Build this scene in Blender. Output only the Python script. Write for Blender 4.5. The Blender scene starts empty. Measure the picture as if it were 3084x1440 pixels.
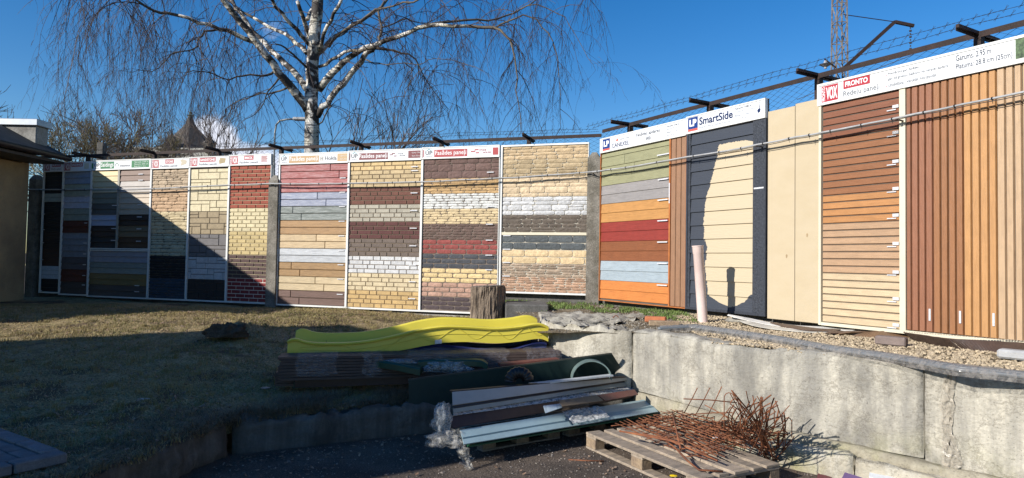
import bpy, math, random
import numpy as np
from mathutils import Vector, Matrix, noise
R_ = math.radians
random.seed(7)
SC = bpy.context.scene
COL = SC.collection

# ------------------------------------------------------------------ camera, world, sun, exposure
FPX = 2000.0
PITCH, ROLL = .0322, .017
_f = Vector((0, math.cos(PITCH), math.sin(PITCH)))
_u = Vector((0, -math.sin(PITCH), math.cos(PITCH)))
_r = Vector((1, 0, 0))
CR = _r*math.cos(ROLL) + _u*math.sin(ROLL)
CU = _u*math.cos(ROLL) - _r*math.sin(ROLL)
EYE = Vector((0, 0, 1.65))
cam = bpy.data.cameras.new('camera')
cam.sensor_width = 36; cam.lens = 36*FPX/3084; cam.clip_end = 3000; cam.clip_start = .05
camo = bpy.data.objects.new('camera', cam); COL.objects.link(camo)
camo.matrix_world = Matrix.Translation(EYE) @ Matrix((CR, CU, -_f)).transposed().to_4x4()
SC.camera = camo

SUNH = Vector((.827, .562, 0)).normalized()      # horizontal travel of the light
ELEV = math.atan(.47)
SUND = Vector((SUNH.x*math.cos(ELEV), SUNH.y*math.cos(ELEV), -math.sin(ELEV)))
sl = bpy.data.lights.new('sun', 'SUN'); sl.energy = 5.0; sl.angle = R_(.55); sl.color = (1, .955, .88)
so = bpy.data.objects.new('sun', sl); COL.objects.link(so)
so.rotation_euler = SUND.to_track_quat('-Z', 'Y').to_euler()
so.location = (-8, -6, 9)
W = bpy.data.worlds.new('World'); SC.world = W; W.use_nodes = True
wn, wl = W.node_tree.nodes, W.node_tree.links
wn.clear()
sky = wn.new('ShaderNodeTexSky'); sky.sky_type = 'NISHITA'; sky.sun_disc = False
sky.sun_elevation = ELEV
sky.sun_rotation = math.atan2(-SUND.x, -SUND.y)   # 0 = +Y, clockwise
sky.air_density = 1.0; sky.dust_density = .15; sky.ozone_density = 3.0
hsv = wn.new('ShaderNodeHueSaturation'); hsv.inputs['Saturation'].default_value = 1.38
hsv.inputs['Hue'].default_value = .507; hsv.inputs['Value'].default_value = 1.0
wl.new(sky.outputs[0], hsv.inputs['Color'])
# low fair-weather cloud bank behind the far houses
tc = wn.new('ShaderNodeTexCoord')
def wdot(v):
    n = wn.new('ShaderNodeVectorMath'); n.operation = 'DOT_PRODUCT'
    wl.new(tc.outputs['Generated'], n.inputs[0]); n.inputs[1].default_value = v; return n.outputs['Value']
def wm(op, a, b=None, clamp=False):
    n = wn.new('ShaderNodeMath'); n.operation = op; n.use_clamp = clamp
    for i, v in enumerate((a, b)):
        if v is None: continue
        if isinstance(v, (int, float)): n.inputs[i].default_value = v
        else: wl.new(v, n.inputs[i])
    return n.outputs[0]
nz = wn.new('ShaderNodeTexNoise'); nz.inputs['Scale'].default_value = 14; nz.inputs['Detail'].default_value = 9; nz.inputs['Roughness'].default_value = .6
mp = wn.new('ShaderNodeMapping'); mp.inputs['Scale'].default_value = (1, 1, 2.0)
wl.new(tc.outputs['Generated'], mp.inputs[0]); wl.new(mp.outputs[0], nz.inputs['Vector'])
def blob(az, el, sx, sz, amp):
    d = (math.sin(az), math.cos(az), 0)
    dx = wm('DIVIDE', wm('SUBTRACT', wdot((math.cos(az), -math.sin(az), 0)), 0.0), sx)
    dz = wm('DIVIDE', wm('SUBTRACT', wdot((0, 0, 1)), el), sz)
    front = wm('GREATER_THAN', wdot(d), 0.0)
    q = wm('ADD', wm('MULTIPLY', dx, dx), wm('MULTIPLY', dz, dz))
    return wm('MULTIPLY', wm('MULTIPLY', wm('SUBTRACT', 1.0, q, True), amp), front)
az1 = math.atan2(560-1288, 1670); az2 = math.atan2(650-1288, 1670)
m1 = wm('MAXIMUM', blob(math.atan2(525-1288, 1670), .135, .055, .075, 1.05), blob(math.atan2(632-1288, 1670), .115, .080, .060, .95))
m2 = blob(math.atan2(690-1288, 1670), .315, .06, .06, .36)
mm = wm('MAXIMUM', m1, m2)
cl = wm('MULTIPLY', wm('SUBTRACT', wm('ADD', wm('MULTIPLY', mm, 1.25), nz.outputs['Fac']), .98), 2.6, True)
mx = wn.new('ShaderNodeMixRGB'); wl.new(cl, mx.inputs[0]); wl.new(hsv.outputs[0], mx.inputs[1]); mx.inputs[2].default_value = (6.3, 6.6, 7.6, 1)
bg = wn.new('ShaderNodeBackground'); bg.inputs['Strength'].default_value = .100
wl.new(mx.outputs[0], bg.inputs[0])
wo = wn.new('ShaderNodeOutputWorld'); wl.new(bg.outputs[0], wo.inputs[0])
SC.render.engine = 'CYCLES'
SC.view_settings.view_transform = 'Standard'; SC.view_settings.look = 'None'
SC.view_settings.exposure = 0.48; SC.view_settings.gamma = 1

# ------------------------------------------------------------------ where things stand (survey of the place)
def ray(px, py): return CR*((px-1542)/FPX) + CU*((720-py)/FPX) + _f
def atz(px, py, z): d = ray(px, py); return EYE + d*((z-1.65)/d.z)
def aty(px, py, y): d = ray(px, py); return EYE + d*(y/d.y)
def atw(px, py, a, b): d = ray(px, py); return EYE + d*(a/(d.y-b*d.x))
LA, LB = 10.983, -.308
RA, RB = 12.841, -1.7243
KL, KR = math.hypot(1, LB), math.hypot(1, RB)
def uL(px, py): p = atw(px, py, LA, LB); return p.x*KL, p.z       # left run: distance along the wall, height
def uR(px, py): p = atw(px, py, RA, RB); return p.x*KR, p.z
def PL(u, z=0, out=0):
    return Vector((u/KL, LA+LB*u/KL, z)) + Vector((LB, -1, 0))/KL*out
def PR(u, z=0, out=0):
    return Vector((u/KR, RA+RB*u/KR, z)) + Vector((RB, -1, 0))/KR*out
ANGL, ANGR = math.atan(LB), math.atan(RB)

# ------------------------------------------------------------------ mesh helpers
class MB:
    def __init__(s): s.v = []; s.f = []
    def add(s, vs, fs):
        o = len(s.v); s.v += [tuple(v) for v in vs]; s.f += [tuple(i+o for i in f) for f in fs]; return s
    def box(s, x0, x1, y0, y1, z0, z1, M=None):
        vs = [Vector((x, y, z)) for x in (x0, x1) for y in (y0, y1) for z in (z0, z1)]
        if M: vs = [M @ v for v in vs]
        return s.add(vs, [(0, 1, 3, 2), (4, 6, 7, 5), (0, 4, 5, 1), (2, 3, 7, 6), (0, 2, 6, 4), (1, 5, 7, 3)])
    def bbox(s, x0, x1, y0, y1, z0, z1, b=.004, M=None):      # chamfered box
        vs = []
        for ax in range(3):
            for sx in (0, 1):
                for sy in (0, 1):
                    for sz in (0, 1):
                        p = [x1 if sx else x0, y1 if sy else y0, z1 if sz else z0]
                        sg = [-1 if sx else 1, -1 if sy else 1, -1 if sz else 1]
                        for k in range(3):
                            if k != ax: p[k] += sg[k]*b
                        vs.append(Vector(p))
        if M: vs = [M @ v for v in vs]
        def I(ax, sx, sy, sz): return ax*8+sx*4+sy*2+sz
        F = []
        for t in (0, 1):
            F.append((I(0, t, 0, 0), I(0, t, 0, 1), I(0, t, 1, 1), I(0, t, 1, 0)))
            F.append((I(1, 0, t, 0), I(1, 0, t, 1), I(1, 1, t, 1), I(1, 1, t, 0)))
            F.append((I(2, 0, 0, t), I(2, 0, 1, t), I(2, 1, 1, t), I(2, 1, 0, t)))
        for a in (0, 1):
            for c in (0, 1):
                F.append((I(0, a, c, 0), I(0, a, c, 1), I(1, a, c, 1), I(1, a, c, 0)))
                F.append((I(0, a, 0, c), I(0, a, 1, c), I(2, a, 1, c), I(2, a, 0, c)))
                F.append((I(1, 0, a, c), I(1, 1, a, c), I(2, 1, a, c), I(2, 0, a, c)))
        for a in (0, 1):
            for c in (0, 1):
                for d in (0, 1): F.append((I(0, a, c, d), I(1, a, c, d), I(2, a, c, d)))
        return s.add(vs, F)
    def tube(s, pts, r, n=6, cap=True):
        pts = [Vector(p) for p in pts]; m = len(pts)
        if isinstance(r, (int, float)): r = [r]*m
        vs = []; up = None
        for i, p in enumerate(pts):
            t = (pts[min(i+1, m-1)]-pts[max(i-1, 0)])
            t = t.normalized() if t.length > 1e-9 else Vector((0, 0, 1))
            if up is None: up = t.orthogonal().normalized()
            up = (up - t*up.dot(t))
            up = up.normalized() if up.length > 1e-6 else t.orthogonal().normalized()
            w = t.cross(up)
            for k in range(n):
                a = 2*math.pi*k/n; vs.append(p + (up*math.cos(a)+w*math.sin(a))*r[i])
        F = [(i*n+k, i*n+(k+1) % n, (i+1)*n+(k+1) % n, (i+1)*n+k) for i in range(m-1) for k in range(n)]
        if cap: F += [tuple(range(n-1, -1, -1)), tuple((m-1)*n+k for k in range(n))]
        return s.add(vs, F)
    def beam(s, a, b, w, h):       # square bar between two points
        a, b = Vector(a), Vector(b); t = (b-a); L = t.length; t.normalize()
        up = Vector((0, 0, 1)) if abs(t.z) < .95 else Vector((1, 0, 0))
        sx = t.cross(up).normalized(); up = sx.cross(t)
        vs = [a+t*q*L+sx*x*w/2+up*z*h/2 for q in (0, 1) for x in (-1, 1) for z in (-1, 1)]
        return s.add(vs, [(0, 1, 3, 2), (4, 6, 7, 5), (0, 4, 5, 1), (2, 3, 7, 6), (0, 2, 6, 4), (1, 5, 7, 3)])
    def prism(s, poly, y0, y1, M=None):   # poly in xz
        n = len(poly); vs = [Vector((x, y0, z)) for x, z in poly]+[Vector((x, y1, z)) for x, z in poly]
        if M: vs = [M @ v for v in vs]
        return s.add(vs, [tuple(range(n)), tuple(range(2*n-1, n-1, -1))]+[(i, i+n, (i+1) % n+n, (i+1) % n) for i in range(n)])
    def sweep(s, prof, A, B, up=None, thick=None):   # open profile (side, up) swept A->B as thin sheet
        A, B = Vector(A), Vector(B); t = (B-A).normalized(); side = Vector((t.y, -t.x, 0)).normalized(); u = side.cross(t)*-1
        if u.z < 0: u = -u
        th = thick or .003; n = len(prof); vs = []
        for P in (A, B):
            for (a, c) in prof: vs.append(P+side*a+u*c)
            for (a, c) in prof: vs.append(P+side*a+u*(c-th)+side*(-th*.3))
        F = []
        for i in range(n-1):
            F += [(i, i+1, 2*n+i+1, 2*n+i), (n+i, 3*n+i, 3*n+i+1, n+i+1), (i, n+i, n+i+1, i+1), (2*n+i, 2*n+i+1, 3*n+i+1, 3*n+i)]
        F += [(0, 2*n, 3*n, n), (n-1, 2*n-1, 4*n-1, 3*n-1)]
        return s.add(vs, F)
    def mesh(s, name, mat, smooth=False):
        m = bpy.data.meshes.new(name); m.from_pydata(s.v, [], s.f)
        if mat: m.materials.append(mat)
        if smooth: m.polygons.foreach_set('use_smooth', [True]*len(m.polygons))
        m.update(); return m

def link(name, mesh, parent=None, loc=None, label=None):
    o = bpy.data.objects.new(name, mesh); COL.objects.link(o)
    if parent: o.parent = parent
    if loc is not None: o.location = loc
    if label: o['label'] = label
    return o
def part(name, mb, mat, parent, smooth=False, label=None, kind=None):
    m = mb.mesh(name, mat, smooth)
    fixn(m)
    o = link(name, m, parent, label=label)
    if kind: o['kind'] = kind
    return o
import bmesh
def fixn(m):
    if len(m.polygons) > 30000: return
    b = bmesh.new(); b.from_mesh(m); bmesh.ops.recalc_face_normals(b, faces=b.faces); b.to_mesh(m); b.free()
def tag(o, label, cat, group=None):
    o['label'] = label; o['category'] = cat
    if group: o['group'] = group
    return o
def thing(name, label, cat, loc=(0, 0, 0), rz=0, group=None):
    o = bpy.data.objects.new(name, None); COL.objects.link(o); o.empty_display_size = .1
    o.location = loc; o.rotation_euler = (0, 0, rz)
    return tag(o, label, cat, group)
def solo(name, mb, mat, label, cat, group=None, smooth=False):
    return tag(part(name, mb, mat, None, smooth), label, cat, group)
def struct(name, mb, mat, smooth=False, kind='structure'):
    o = part(name, mb, mat, None, smooth); o['kind'] = kind; return o
def sm(t): t = max(0, min(1, t)); return t*t*(3-2*t)

# ------------------------------------------------------------------ materials
def lin(c): return c/12.92 if c <= .04045 else ((c+.055)/1.055)**2.4
def S(r, g, b, k=.74):
    c = [lin(x/255)*k for x in (r, g, b)]; m = .3*c[0]+.6*c[1]+.1*c[2]
    return tuple(x*.84+m*.16 for x in c)
MC = {}
def mat(name, col, rough=.75, col2=None, scale=8, stretch=(1, 1, 1), bump=0, bscale=40, rnd=.12, thr=(.35, .65), detail=6, metal=0, coord='obj', spec=.4, bstretch=None, dist=.01, speck=0, warp=0):
    if name in MC: return MC[name]
    m = bpy.data.materials.new(name); m.use_nodes = True; N, Lk = m.node_tree.nodes, m.node_tree.links
    P = N['Principled BSDF']; P.inputs['Roughness'].default_value = rough; P.inputs['Metallic'].default_value = metal
    P.inputs['Specular IOR Level'].default_value = spec
    c4 = (*col, 1); d4 = (*(col2 if col2 else tuple(x*.72 for x in col)), 1)
    tc = N.new('ShaderNodeTexCoord'); oi = N.new('ShaderNodeObjectInfo')
    if coord == 'obj':
        va = N.new('ShaderNodeVectorMath'); va.operation = 'ADD'; vm = N.new('ShaderNodeVectorMath'); vm.operation = 'SCALE'
        cb = N.new('ShaderNodeCombineXYZ')
        for i in range(3): Lk.new(oi.outputs['Random'], cb.inputs[i])
        Lk.new(cb.outputs[0], vm.inputs[0]); vm.inputs['Scale'].default_value = 37.3
        Lk.new(tc.outputs['Object'], va.inputs[0]); Lk.new(vm.outputs[0], va.inputs[1]); base = va.outputs[0]
    else:
        ge = N.new('ShaderNodeNewGeometry'); base = ge.outputs['Position']
    def noisen(sc, st, det):
        mp = N.new('ShaderNodeMapping'); mp.inputs['Scale'].default_value = st; Lk.new(base, mp.inputs[0])
        n = N.new('ShaderNodeTexNoise'); n.inputs['Scale'].default_value = sc; n.inputs['Detail'].default_value = det
        n.inputs['Roughness'].default_value = .62; n.inputs['Distortion'].default_value = warp
        Lk.new(mp.outputs[0], n.inputs['Vector']); return n.outputs['Fac']
    nf = noisen(scale, stretch, detail)
    rp = N.new('ShaderNodeMapRange'); rp.inputs[1].default_value, rp.inputs[2].default_value = thr; Lk.new(nf, rp.inputs[0])
    mx = N.new('ShaderNodeMixRGB'); Lk.new(rp.outputs[0], mx.inputs[0]); mx.inputs[1].default_value = c4; mx.inputs[2].default_value = d4
    out = mx.outputs[0]
    if speck:
        n3 = noisen(bscale*1.6, (1, 1, 1), 3); r3 = N.new('ShaderNodeMapRange'); r3.inputs[1].default_value = .35; r3.inputs[2].default_value = .7
        r3.inputs[3].default_value = 1-speck; r3.inputs[4].default_value = 1+speck; Lk.new(n3, r3.inputs[0])
        vs = N.new('ShaderNodeVectorMath'); vs.operation = 'SCALE'; Lk.new(out, vs.inputs[0]); Lk.new(r3.outputs[0], vs.inputs['Scale']); out = vs.outputs[0]
    if rnd:
        mr = N.new('ShaderNodeMapRange'); mr.inputs[3].default_value = 1-rnd; mr.inputs[4].default_value = 1+rnd; Lk.new(oi.outputs['Random'], mr.inputs[0])
        vs = N.new('ShaderNodeVectorMath'); vs.operation = 'SCALE'; Lk.new(out, vs.inputs[0]); Lk.new(mr.outputs[0], vs.inputs['Scale']); out = vs.outputs[0]
    Lk.new(out, P.inputs['Base Color'])
    if bump:
        bn = noisen(bscale, bstretch or stretch, 5); bp = N.new('ShaderNodeBump'); bp.inputs['Strength'].default_value = bump; bp.inputs['Distance'].default_value = dist
        Lk.new(bn, bp.inputs['Height']); Lk.new(bp.outputs[0], P.inputs['Normal'])
    m['P'] = 1
    MC[name] = m; return m
def brickmat(n, rgb, rnd=.13, rgb2=None): return mat('brick_'+n, S(*rgb, k=.80), .8, S(*rgb2) if rgb2 else tuple(x*.82 for x in S(*rgb, k=.80)), 14, bump=.5, bscale=45, rnd=rnd, speck=.12)
def rockmat(n, rgb, rnd=.16, rgb2=None): rgb = tuple(x+(228-x)*.10 for x in rgb); return mat('rock_'+n, S(*rgb, k=.82), .85, S(*rgb2) if rgb2 else tuple(x*.80 for x in S(*rgb, k=.82)), 9, bump=.6, bscale=22, rnd=rnd, speck=.15, dist=.02)
def woodmat(n, rgb, rnd=.07, rgb2=None, v=False, gr=.35):
    c = S(*rgb); st = (2.5, 8, 26) if not v else (26, 8, 2.5)
    return mat('wood_'+n+('_v' if v else ''), c, .55, S(*rgb2) if rgb2 else tuple(x*(1-gr) for x in c), 2.2, st, bump=.35, bscale=4, rnd=rnd, thr=(.42, .68), warp=.6, speck=.05)

WHITE = mat('white_frame_paint', (.68, .68, .66), .45, (.58, .58, .55), 3, rnd=0)
BANNER = mat('banner_print_white', (.68, .69, .71), .4, (.63, .64, .66), 1.5, rnd=0)
CREAMF = mat('cream_frame_paint', (.60, .55, .42), .45, rnd=0, scale=3, col2=(.54, .49, .37))
DARKBACK = mat('dark_backing', (.10, .085, .07), .8, rnd=0)
INK = {}
def ink(n, rgb): 
    if n not in INK: INK[n] = mat('print_'+n, S(*rgb, k=.78), .45, tuple(x*.93 for x in S(*rgb, k=.78)), 20, rnd=0)
    return INK[n]
RED = (190, 22, 45); GREY = (95, 100, 105); NAVY = (18, 45, 95)
RUST = mat('rusty_steel', (.036, .018, .013), .75, (.016, .010, .009), 9, bump=.5, bscale=60, rnd=.1, coord='w')
REBAR = mat('rusty_rebar', (.26, .095, .038), .8, (.12, .042, .022), 12, bump=.4, bscale=80, rnd=.2, coord='w')
CONC = mat('weathered_concrete', (.34, .32, .275), .9, (.19, .175, .15), 5, bump=.7, bscale=35, rnd=.06, coord='w', speck=.18)
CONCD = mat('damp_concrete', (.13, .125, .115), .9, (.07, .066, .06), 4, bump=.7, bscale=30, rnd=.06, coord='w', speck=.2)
WIREG = mat('dull_fence_wire', (.045, .04, .04), .6, rnd=0)
CABLE = mat('grey_conduit', (.40, .40, .40), .45, (.27, .27, .27), 6, rnd=0)
BLACK = mat('black_plastic', (.012, .012, .014), .4, rnd=0)
TAGW = mat('white_sticker', (.62, .62, .62), .5, rnd=0, col2=(.45, .45, .48), scale=60)

# concrete retaining wall: vertical water stains
def stained(name, a, b, c, mossy=False):
    m = bpy.data.materials.new(name); m.use_nodes = True; N, Lk = m.node_tree.nodes, m.node_tree.links
    P = N['Principled BSDF']; P.inputs['Roughness'].default_value = .92; P.inputs['Specular IOR Level'].default_value = .2
    ge = N.new('ShaderNodeNewGeometry')
    def nz(sc, st, det=7, lo=.35, hi=.65, r=.62):
        mp = N.new('ShaderNodeMapping'); mp.inputs['Scale'].default_value = st; Lk.new(ge.outputs['Position'], mp.inputs[0])
        n = N.new('ShaderNodeTexNoise'); n.inputs['Scale'].default_value = sc; n.inputs['Detail'].default_value = det; n.inputs['Roughness'].default_value = r
        Lk.new(mp.outputs[0], n.inputs['Vector']); q = N.new('ShaderNodeMapRange'); q.inputs[1].default_value = lo; q.inputs[2].default_value = hi; Lk.new(n.outputs['Fac'], q.inputs[0]); return q.outputs[0], n.outputs['Fac']
    def mix(f, x, y, bl='MIX', fac=None):
        n = N.new('ShaderNodeMixRGB'); n.blend_type = bl
        if fac is not None:
            q = N.new('ShaderNodeMath'); q.operation = 'MULTIPLY'; Lk.new(f, q.inputs[0]); q.inputs[1].default_value = fac; f = q.outputs[0]
        Lk.new(f, n.inputs[0])
        for i, v in ((1, x), (2, y)):
            if isinstance(v, tuple): n.inputs[i].default_value = (*v, 1)
            else: Lk.new(v, n.inputs[i])
        return n.outputs[0]
    st, _ = nz(1.7, (3.2, 3.2, .35), 5, .40, .66)
    st2, _ = nz(4.5, (3, 3, .3), 6, .45, .7)
    bl, _ = nz(1.6, (1, 1, 1), 6, .4, .62)
    fi, fr = nz(34, (1, 1, 1.3), 6, .36, .62)
    pit, pr = nz(95, (1, 1, 1), 3, .66, .74)
    c0 = mix(bl, a, c)
    c1 = mix(st, c0, b, fac=.9)
    c2 = mix(st2, c1, b, fac=.6)
    c3 = mix(fi, c2, tuple(x*.62 for x in a), fac=.5)
    c4 = mix(pit, c3, (.09, .08, .07), fac=.5)
    bg_, _ = nz(2.3, (1, 1, .55), 8, .47, .60, .7); c4 = mix(bg_, c4, tuple(x*.62 for x in b), fac=.55)
    ck, ckf = nz(1.1, (1, 1, 1.4), 9, .485, .5, .75); ck2, _ = nz(1.1, (1, 1, 1.4), 9, .5, .515, .75)
    dd_ = N.new('ShaderNodeMath'); dd_.operation = 'SUBTRACT'; Lk.new(ck, dd_.inputs[0]); Lk.new(ck2, dd_.inputs[1]); c4 = mix(dd_.outputs[0], c4, (.10, .085, .065), fac=.45)
    if mossy:
        sp = N.new('ShaderNodeSeparateXYZ'); Lk.new(ge.outputs['Position'], sp.inputs[0])
        h = N.new('ShaderNodeMapRange'); h.inputs[1].default_value = .52; h.inputs[2].default_value = .02; Lk.new(sp.outputs['Z'], h.inputs[0])
        mo, _ = nz(3.2, (1, 1, 1), 5, .50, .66); q = N.new('ShaderNodeMath'); q.operation = 'MULTIPLY'; Lk.new(h.outputs[0], q.inputs[0]); Lk.new(mo, q.inputs[1])
        c4 = mix(q.outputs[0], c4, (.28, .27, .09), fac=.4)
    Lk.new(c4, P.inputs['Base Color'])
    ad = N.new('ShaderNodeMath'); ad.operation = 'SUBTRACT'; Lk.new(fr, ad.inputs[0]); Lk.new(pit, ad.inputs[1])
    bp = N.new('ShaderNodeBump'); bp.inputs['Strength'].default_value = .8; bp.inputs['Distance'].default_value = .012; Lk.new(ad.outputs[0], bp.inputs['Height']); Lk.new(bp.outputs[0], P.inputs['Normal'])
    return m
WALLC = stained('stained_retaining_concrete', (.43, .40, .335), (.21, .20, .18), (.53, .49, .405), True)
FOOTC = stained('pale_footing_concrete', (.46, .43, .36), (.38, .33, .24), (.46, .42, .34), True)
MORT = stained('yellowish_mortar', (.38, .34, .26), (.25, .22, .16), (.44, .40, .31), True)
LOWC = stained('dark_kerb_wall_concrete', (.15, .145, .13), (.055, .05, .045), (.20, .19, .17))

# translucent film
def film(name, tint=(.55, .57, .58), alpha=.30, rough=.32, bmp=.35):
    m = bpy.data.materials.new(name); m.use_nodes = True; N, Lk = m.node_tree.nodes, m.node_tree.links
    P = N['Principled BSDF']; P.inputs['Base Color'].default_value = (*tint, 1); P.inputs['Roughness'].default_value = rough
    ge = N.new('ShaderNodeNewGeometry'); n = N.new('ShaderNodeTexNoise'); n.inputs['Scale'].default_value = 22; n.inputs['Detail'].default_value = 6; n.inputs['Distortion'].default_value = 1.2
    Lk.new(ge.outputs['Position'], n.inputs['Vector']); q = N.new('ShaderNodeMapRange'); q.inputs[1].default_value = .4; q.inputs[2].default_value = .62
    q.inputs[3].default_value = alpha*.5; q.inputs[4].default_value = min(1, alpha*1.7); Lk.new(n.outputs['Fac'], q.inputs[0]); Lk.new(q.outputs[0], P.inputs['Alpha'])
    bp = N.new('ShaderNodeBump'); bp.inputs['Strength'].default_value = bmp; bp.inputs['Distance'].default_value = .02; Lk.new(n.outputs['Fac'], bp.inputs['Height']); Lk.new(bp.outputs[0], P.inputs['Normal'])
    return m
FILM = film('clear_stretch_film'); FILMW = film('milky_stretch_film', (.46, .44, .40), .30, .35)

# ------------------------------------------------------------------ pieces on the sample boards
PC = {}
def pmesh(w, h, d, kind, m, var):
    key = (round(w, 3), round(h, 3), d, kind, m.name, var)
    if key in PC: return PC[key]
    b = MB(); w2, h2 = w/2, h/2; e = min(.006, w*.2, h*.2)
    if kind == 'flat':
        b.add([(-w2, 0, -h2), (w2, 0, -h2), (w2, 0, h2), (-w2, 0, h2), (-w2+e, -d, -h2+e), (w2-e, -d, -h2+e), (w2-e, -d, h2-e), (-w2+e, -d, h2-e)],
              [(0, 1, 5, 4), (1, 2, 6, 5), (2, 3, 7, 6), (3, 0, 4, 7), (4, 5, 6, 7)])
    elif kind == 'lap':
        b.add([(-w2, 0, -h2), (w2, 0, -h2), (w2, 0, h2), (-w2, 0, h2), (-w2, -d, -h2), (w2, -d, -h2), (w2, -.003, h2), (-w2, -.003, h2), (-w2, -d, -h2+.006), (w2, -d, -h2+.006)],
              [(0, 1, 5, 4), (1, 2, 6, 9, 5), (2, 3, 7, 6), (3, 0, 4, 8, 7), (4, 5, 9, 8), (8, 9, 6, 7)])
    else:                        # split rock: uneven face, rounded corners
        rn = random.Random(hash((round(w, 3), round(h, 3), var)) & 0xffff)
        nx = max(3, min(7, int(w/.05)+2)); nz_ = max(3, min(5, int(h/.035)+2)); vs = []
        for j in range(nz_):
            for i in range(nx):
                fx, fz = i/(nx-1), j/(nz_-1); edge = i in (0, nx-1) or j in (0, nz_-1)
                jx = 0 if i in (0, nx-1) else rn.uniform(-.2, .2)/nx; jz = 0 if j in (0, nz_-1) else rn.uniform(-.2, .2)/nz_
                cx = (.004 if i == 0 else -.004 if i == nx-1 else 0)*(j in (0, nz_-1))*2; cz = (.003 if j == 0 else -.003 if j == nz_-1 else 0)*(i in (0, nx-1))*2
                y = -d*.5 if edge else -d*rn.uniform(.62, .92)
                vs.append((-w2+(fx+jx)*w+cx, y, -h2+(fz+jz)*h+cz))
        for j in range(nz_):
            for i in range(nx):
                if i in (0, nx-1) or j in (0, nz_-1): pass
        F = [(j*nx+i, j*nx+i+1, (j+1)*nx+i+1, (j+1)*nx+i) for j in range(nz_-1) for i in range(nx-1)]
        ring = [i for i in range(nx)]+[j*nx+nx-1 for j in range(1, nz_)]+[(nz_-1)*nx+i for i in range(nx-2, -1, -1)]+[j*nx for j in range(nz_-2, 0, -1)]
        o = len(vs); vs += [(vs[k][0], 0, vs[k][2]) for k in ring]; n = len(ring)
        F += [(ring[(k+1) % n], ring[k], o+k, o+(k+1) % n) for k in range(n)]
        b.add(vs, F)
    me = b.mesh('piece', m); PC[key] = me; return me
def piece(par, name, x0, x1, z0, z1, m, d=.012, kind='flat', y=0, gap=.005, var=None):
    if x1-x0 < gap*2.2 or z1-z0 < gap*2.2: return
    w, h = x1-x0-gap, z1-z0-gap
    v = random.randrange(6) if (kind == 'rock' and var is None) else (var or 0)
    w, h = round(w/.004)*.004, round(h, 4)
    return link(name, pmesh(w, h, d, kind, m, v), par, ((x0+x1)/2, y, (z0+z1)/2))

def board(wall, pxl, pxr, label, ztop, zbot, frame=WHITE, bh=.205, fw=.028, grout=None, banner=True):
    """an upright sample board; local x runs along the wall, -y faces the yard"""
    if wall == 'L': ul, ur = uL(pxl, 700)[0], uL(pxr, 700)[0]; loc = PL(ul, zbot); rz = ANGL
    else: ul, ur = uR(pxl, 700)[0], uR(pxr, 700)[0]; loc = PR(ul, zbot); rz = ANGR
    w = ur-ul; h = ztop-zbot
    t = thing('facade_sample_board', label, 'sample board', loc, rz, 'facade sample boards along the fence')
    part('backing', MB().box(.004, w-.004, 0, .03, .004, h-.004), grout or DARKBACK, t)
    f = MB(); y0, y1 = -.032, .034
    top = h-bh if banner else h
    f.box(0, fw, y0, y1, 0, top); f.box(w-fw*.35, w, y0, y1, 0, top); f.box(fw+.0005, w-fw*.35-.0005, y0, y1, 0, fw)
    if not banner: f.box(fw+.0005, w-fw*.35-.0005, y0, y1, h-fw, h)
    part('frame', f, frame, t)
    if banner:
        part('banner_board', MB().bbox(0, w-.004, -.036, .03, h-bh+.002, h, .002), BANNER, t)
        b = MB(); e = .016
        b.box(0, w-.004, -.044, -.0365, h-e, h); b.box(0, w-.004, -.044, -.0365, h-bh+.002, h-bh+.002+e)
        b.box(0, e, -.044, -.0365, h-bh+.002+e+.0004, h-e-.0004); b.box(w-.004-e, w-.004, -.044, -.0365, h-bh+.002+e+.0004, h-e-.0004)
        part('banner_frame', b, WHITE, t)
    t_w[t.name] = (w, h, bh, fw, ul)
    return t
t_w = {}
REM = {}
def rm(t, u):
    if t.name not in REM: return u
    d0, d1 = REM[t.name]; return u*d0/(d1+u*(d0-d1))
def plate(t, name, u0, u1, v0, v1, m, lift=.0378, poly=None):   # banner coordinates 0..1
    u0, u1 = rm(t, u0), rm(t, u1)
    if poly: poly = [(rm(t, a), b) for a, b in poly]
    w, h, bh, fw, _ = t_w[t.name]; X = lambda u: .02+u*(w-.04); Zz = lambda v: h-bh+.02+v*(bh-.04)
    b = MB()
    if poly: b.prism([(X(u), Zz(v)) for u, v in poly], -lift, -.0364)
    else: b.box(X(u0), X(u1), -lift, -.0364, Zz(v0), Zz(v1))
    return part(name, b, m, t)
def textmesh(s, bold):
    c = bpy.data.curves.new('txt', 'FONT'); c.body = s; c.size = 1; c.offset = bold; c.resolution_u = 3
    o = bpy.data.objects.new('txt', c)
    me = bpy.data.meshes.new_from_object(o); bpy.data.objects.remove(o); bpy.data.curves.remove(c)
    return me
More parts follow.
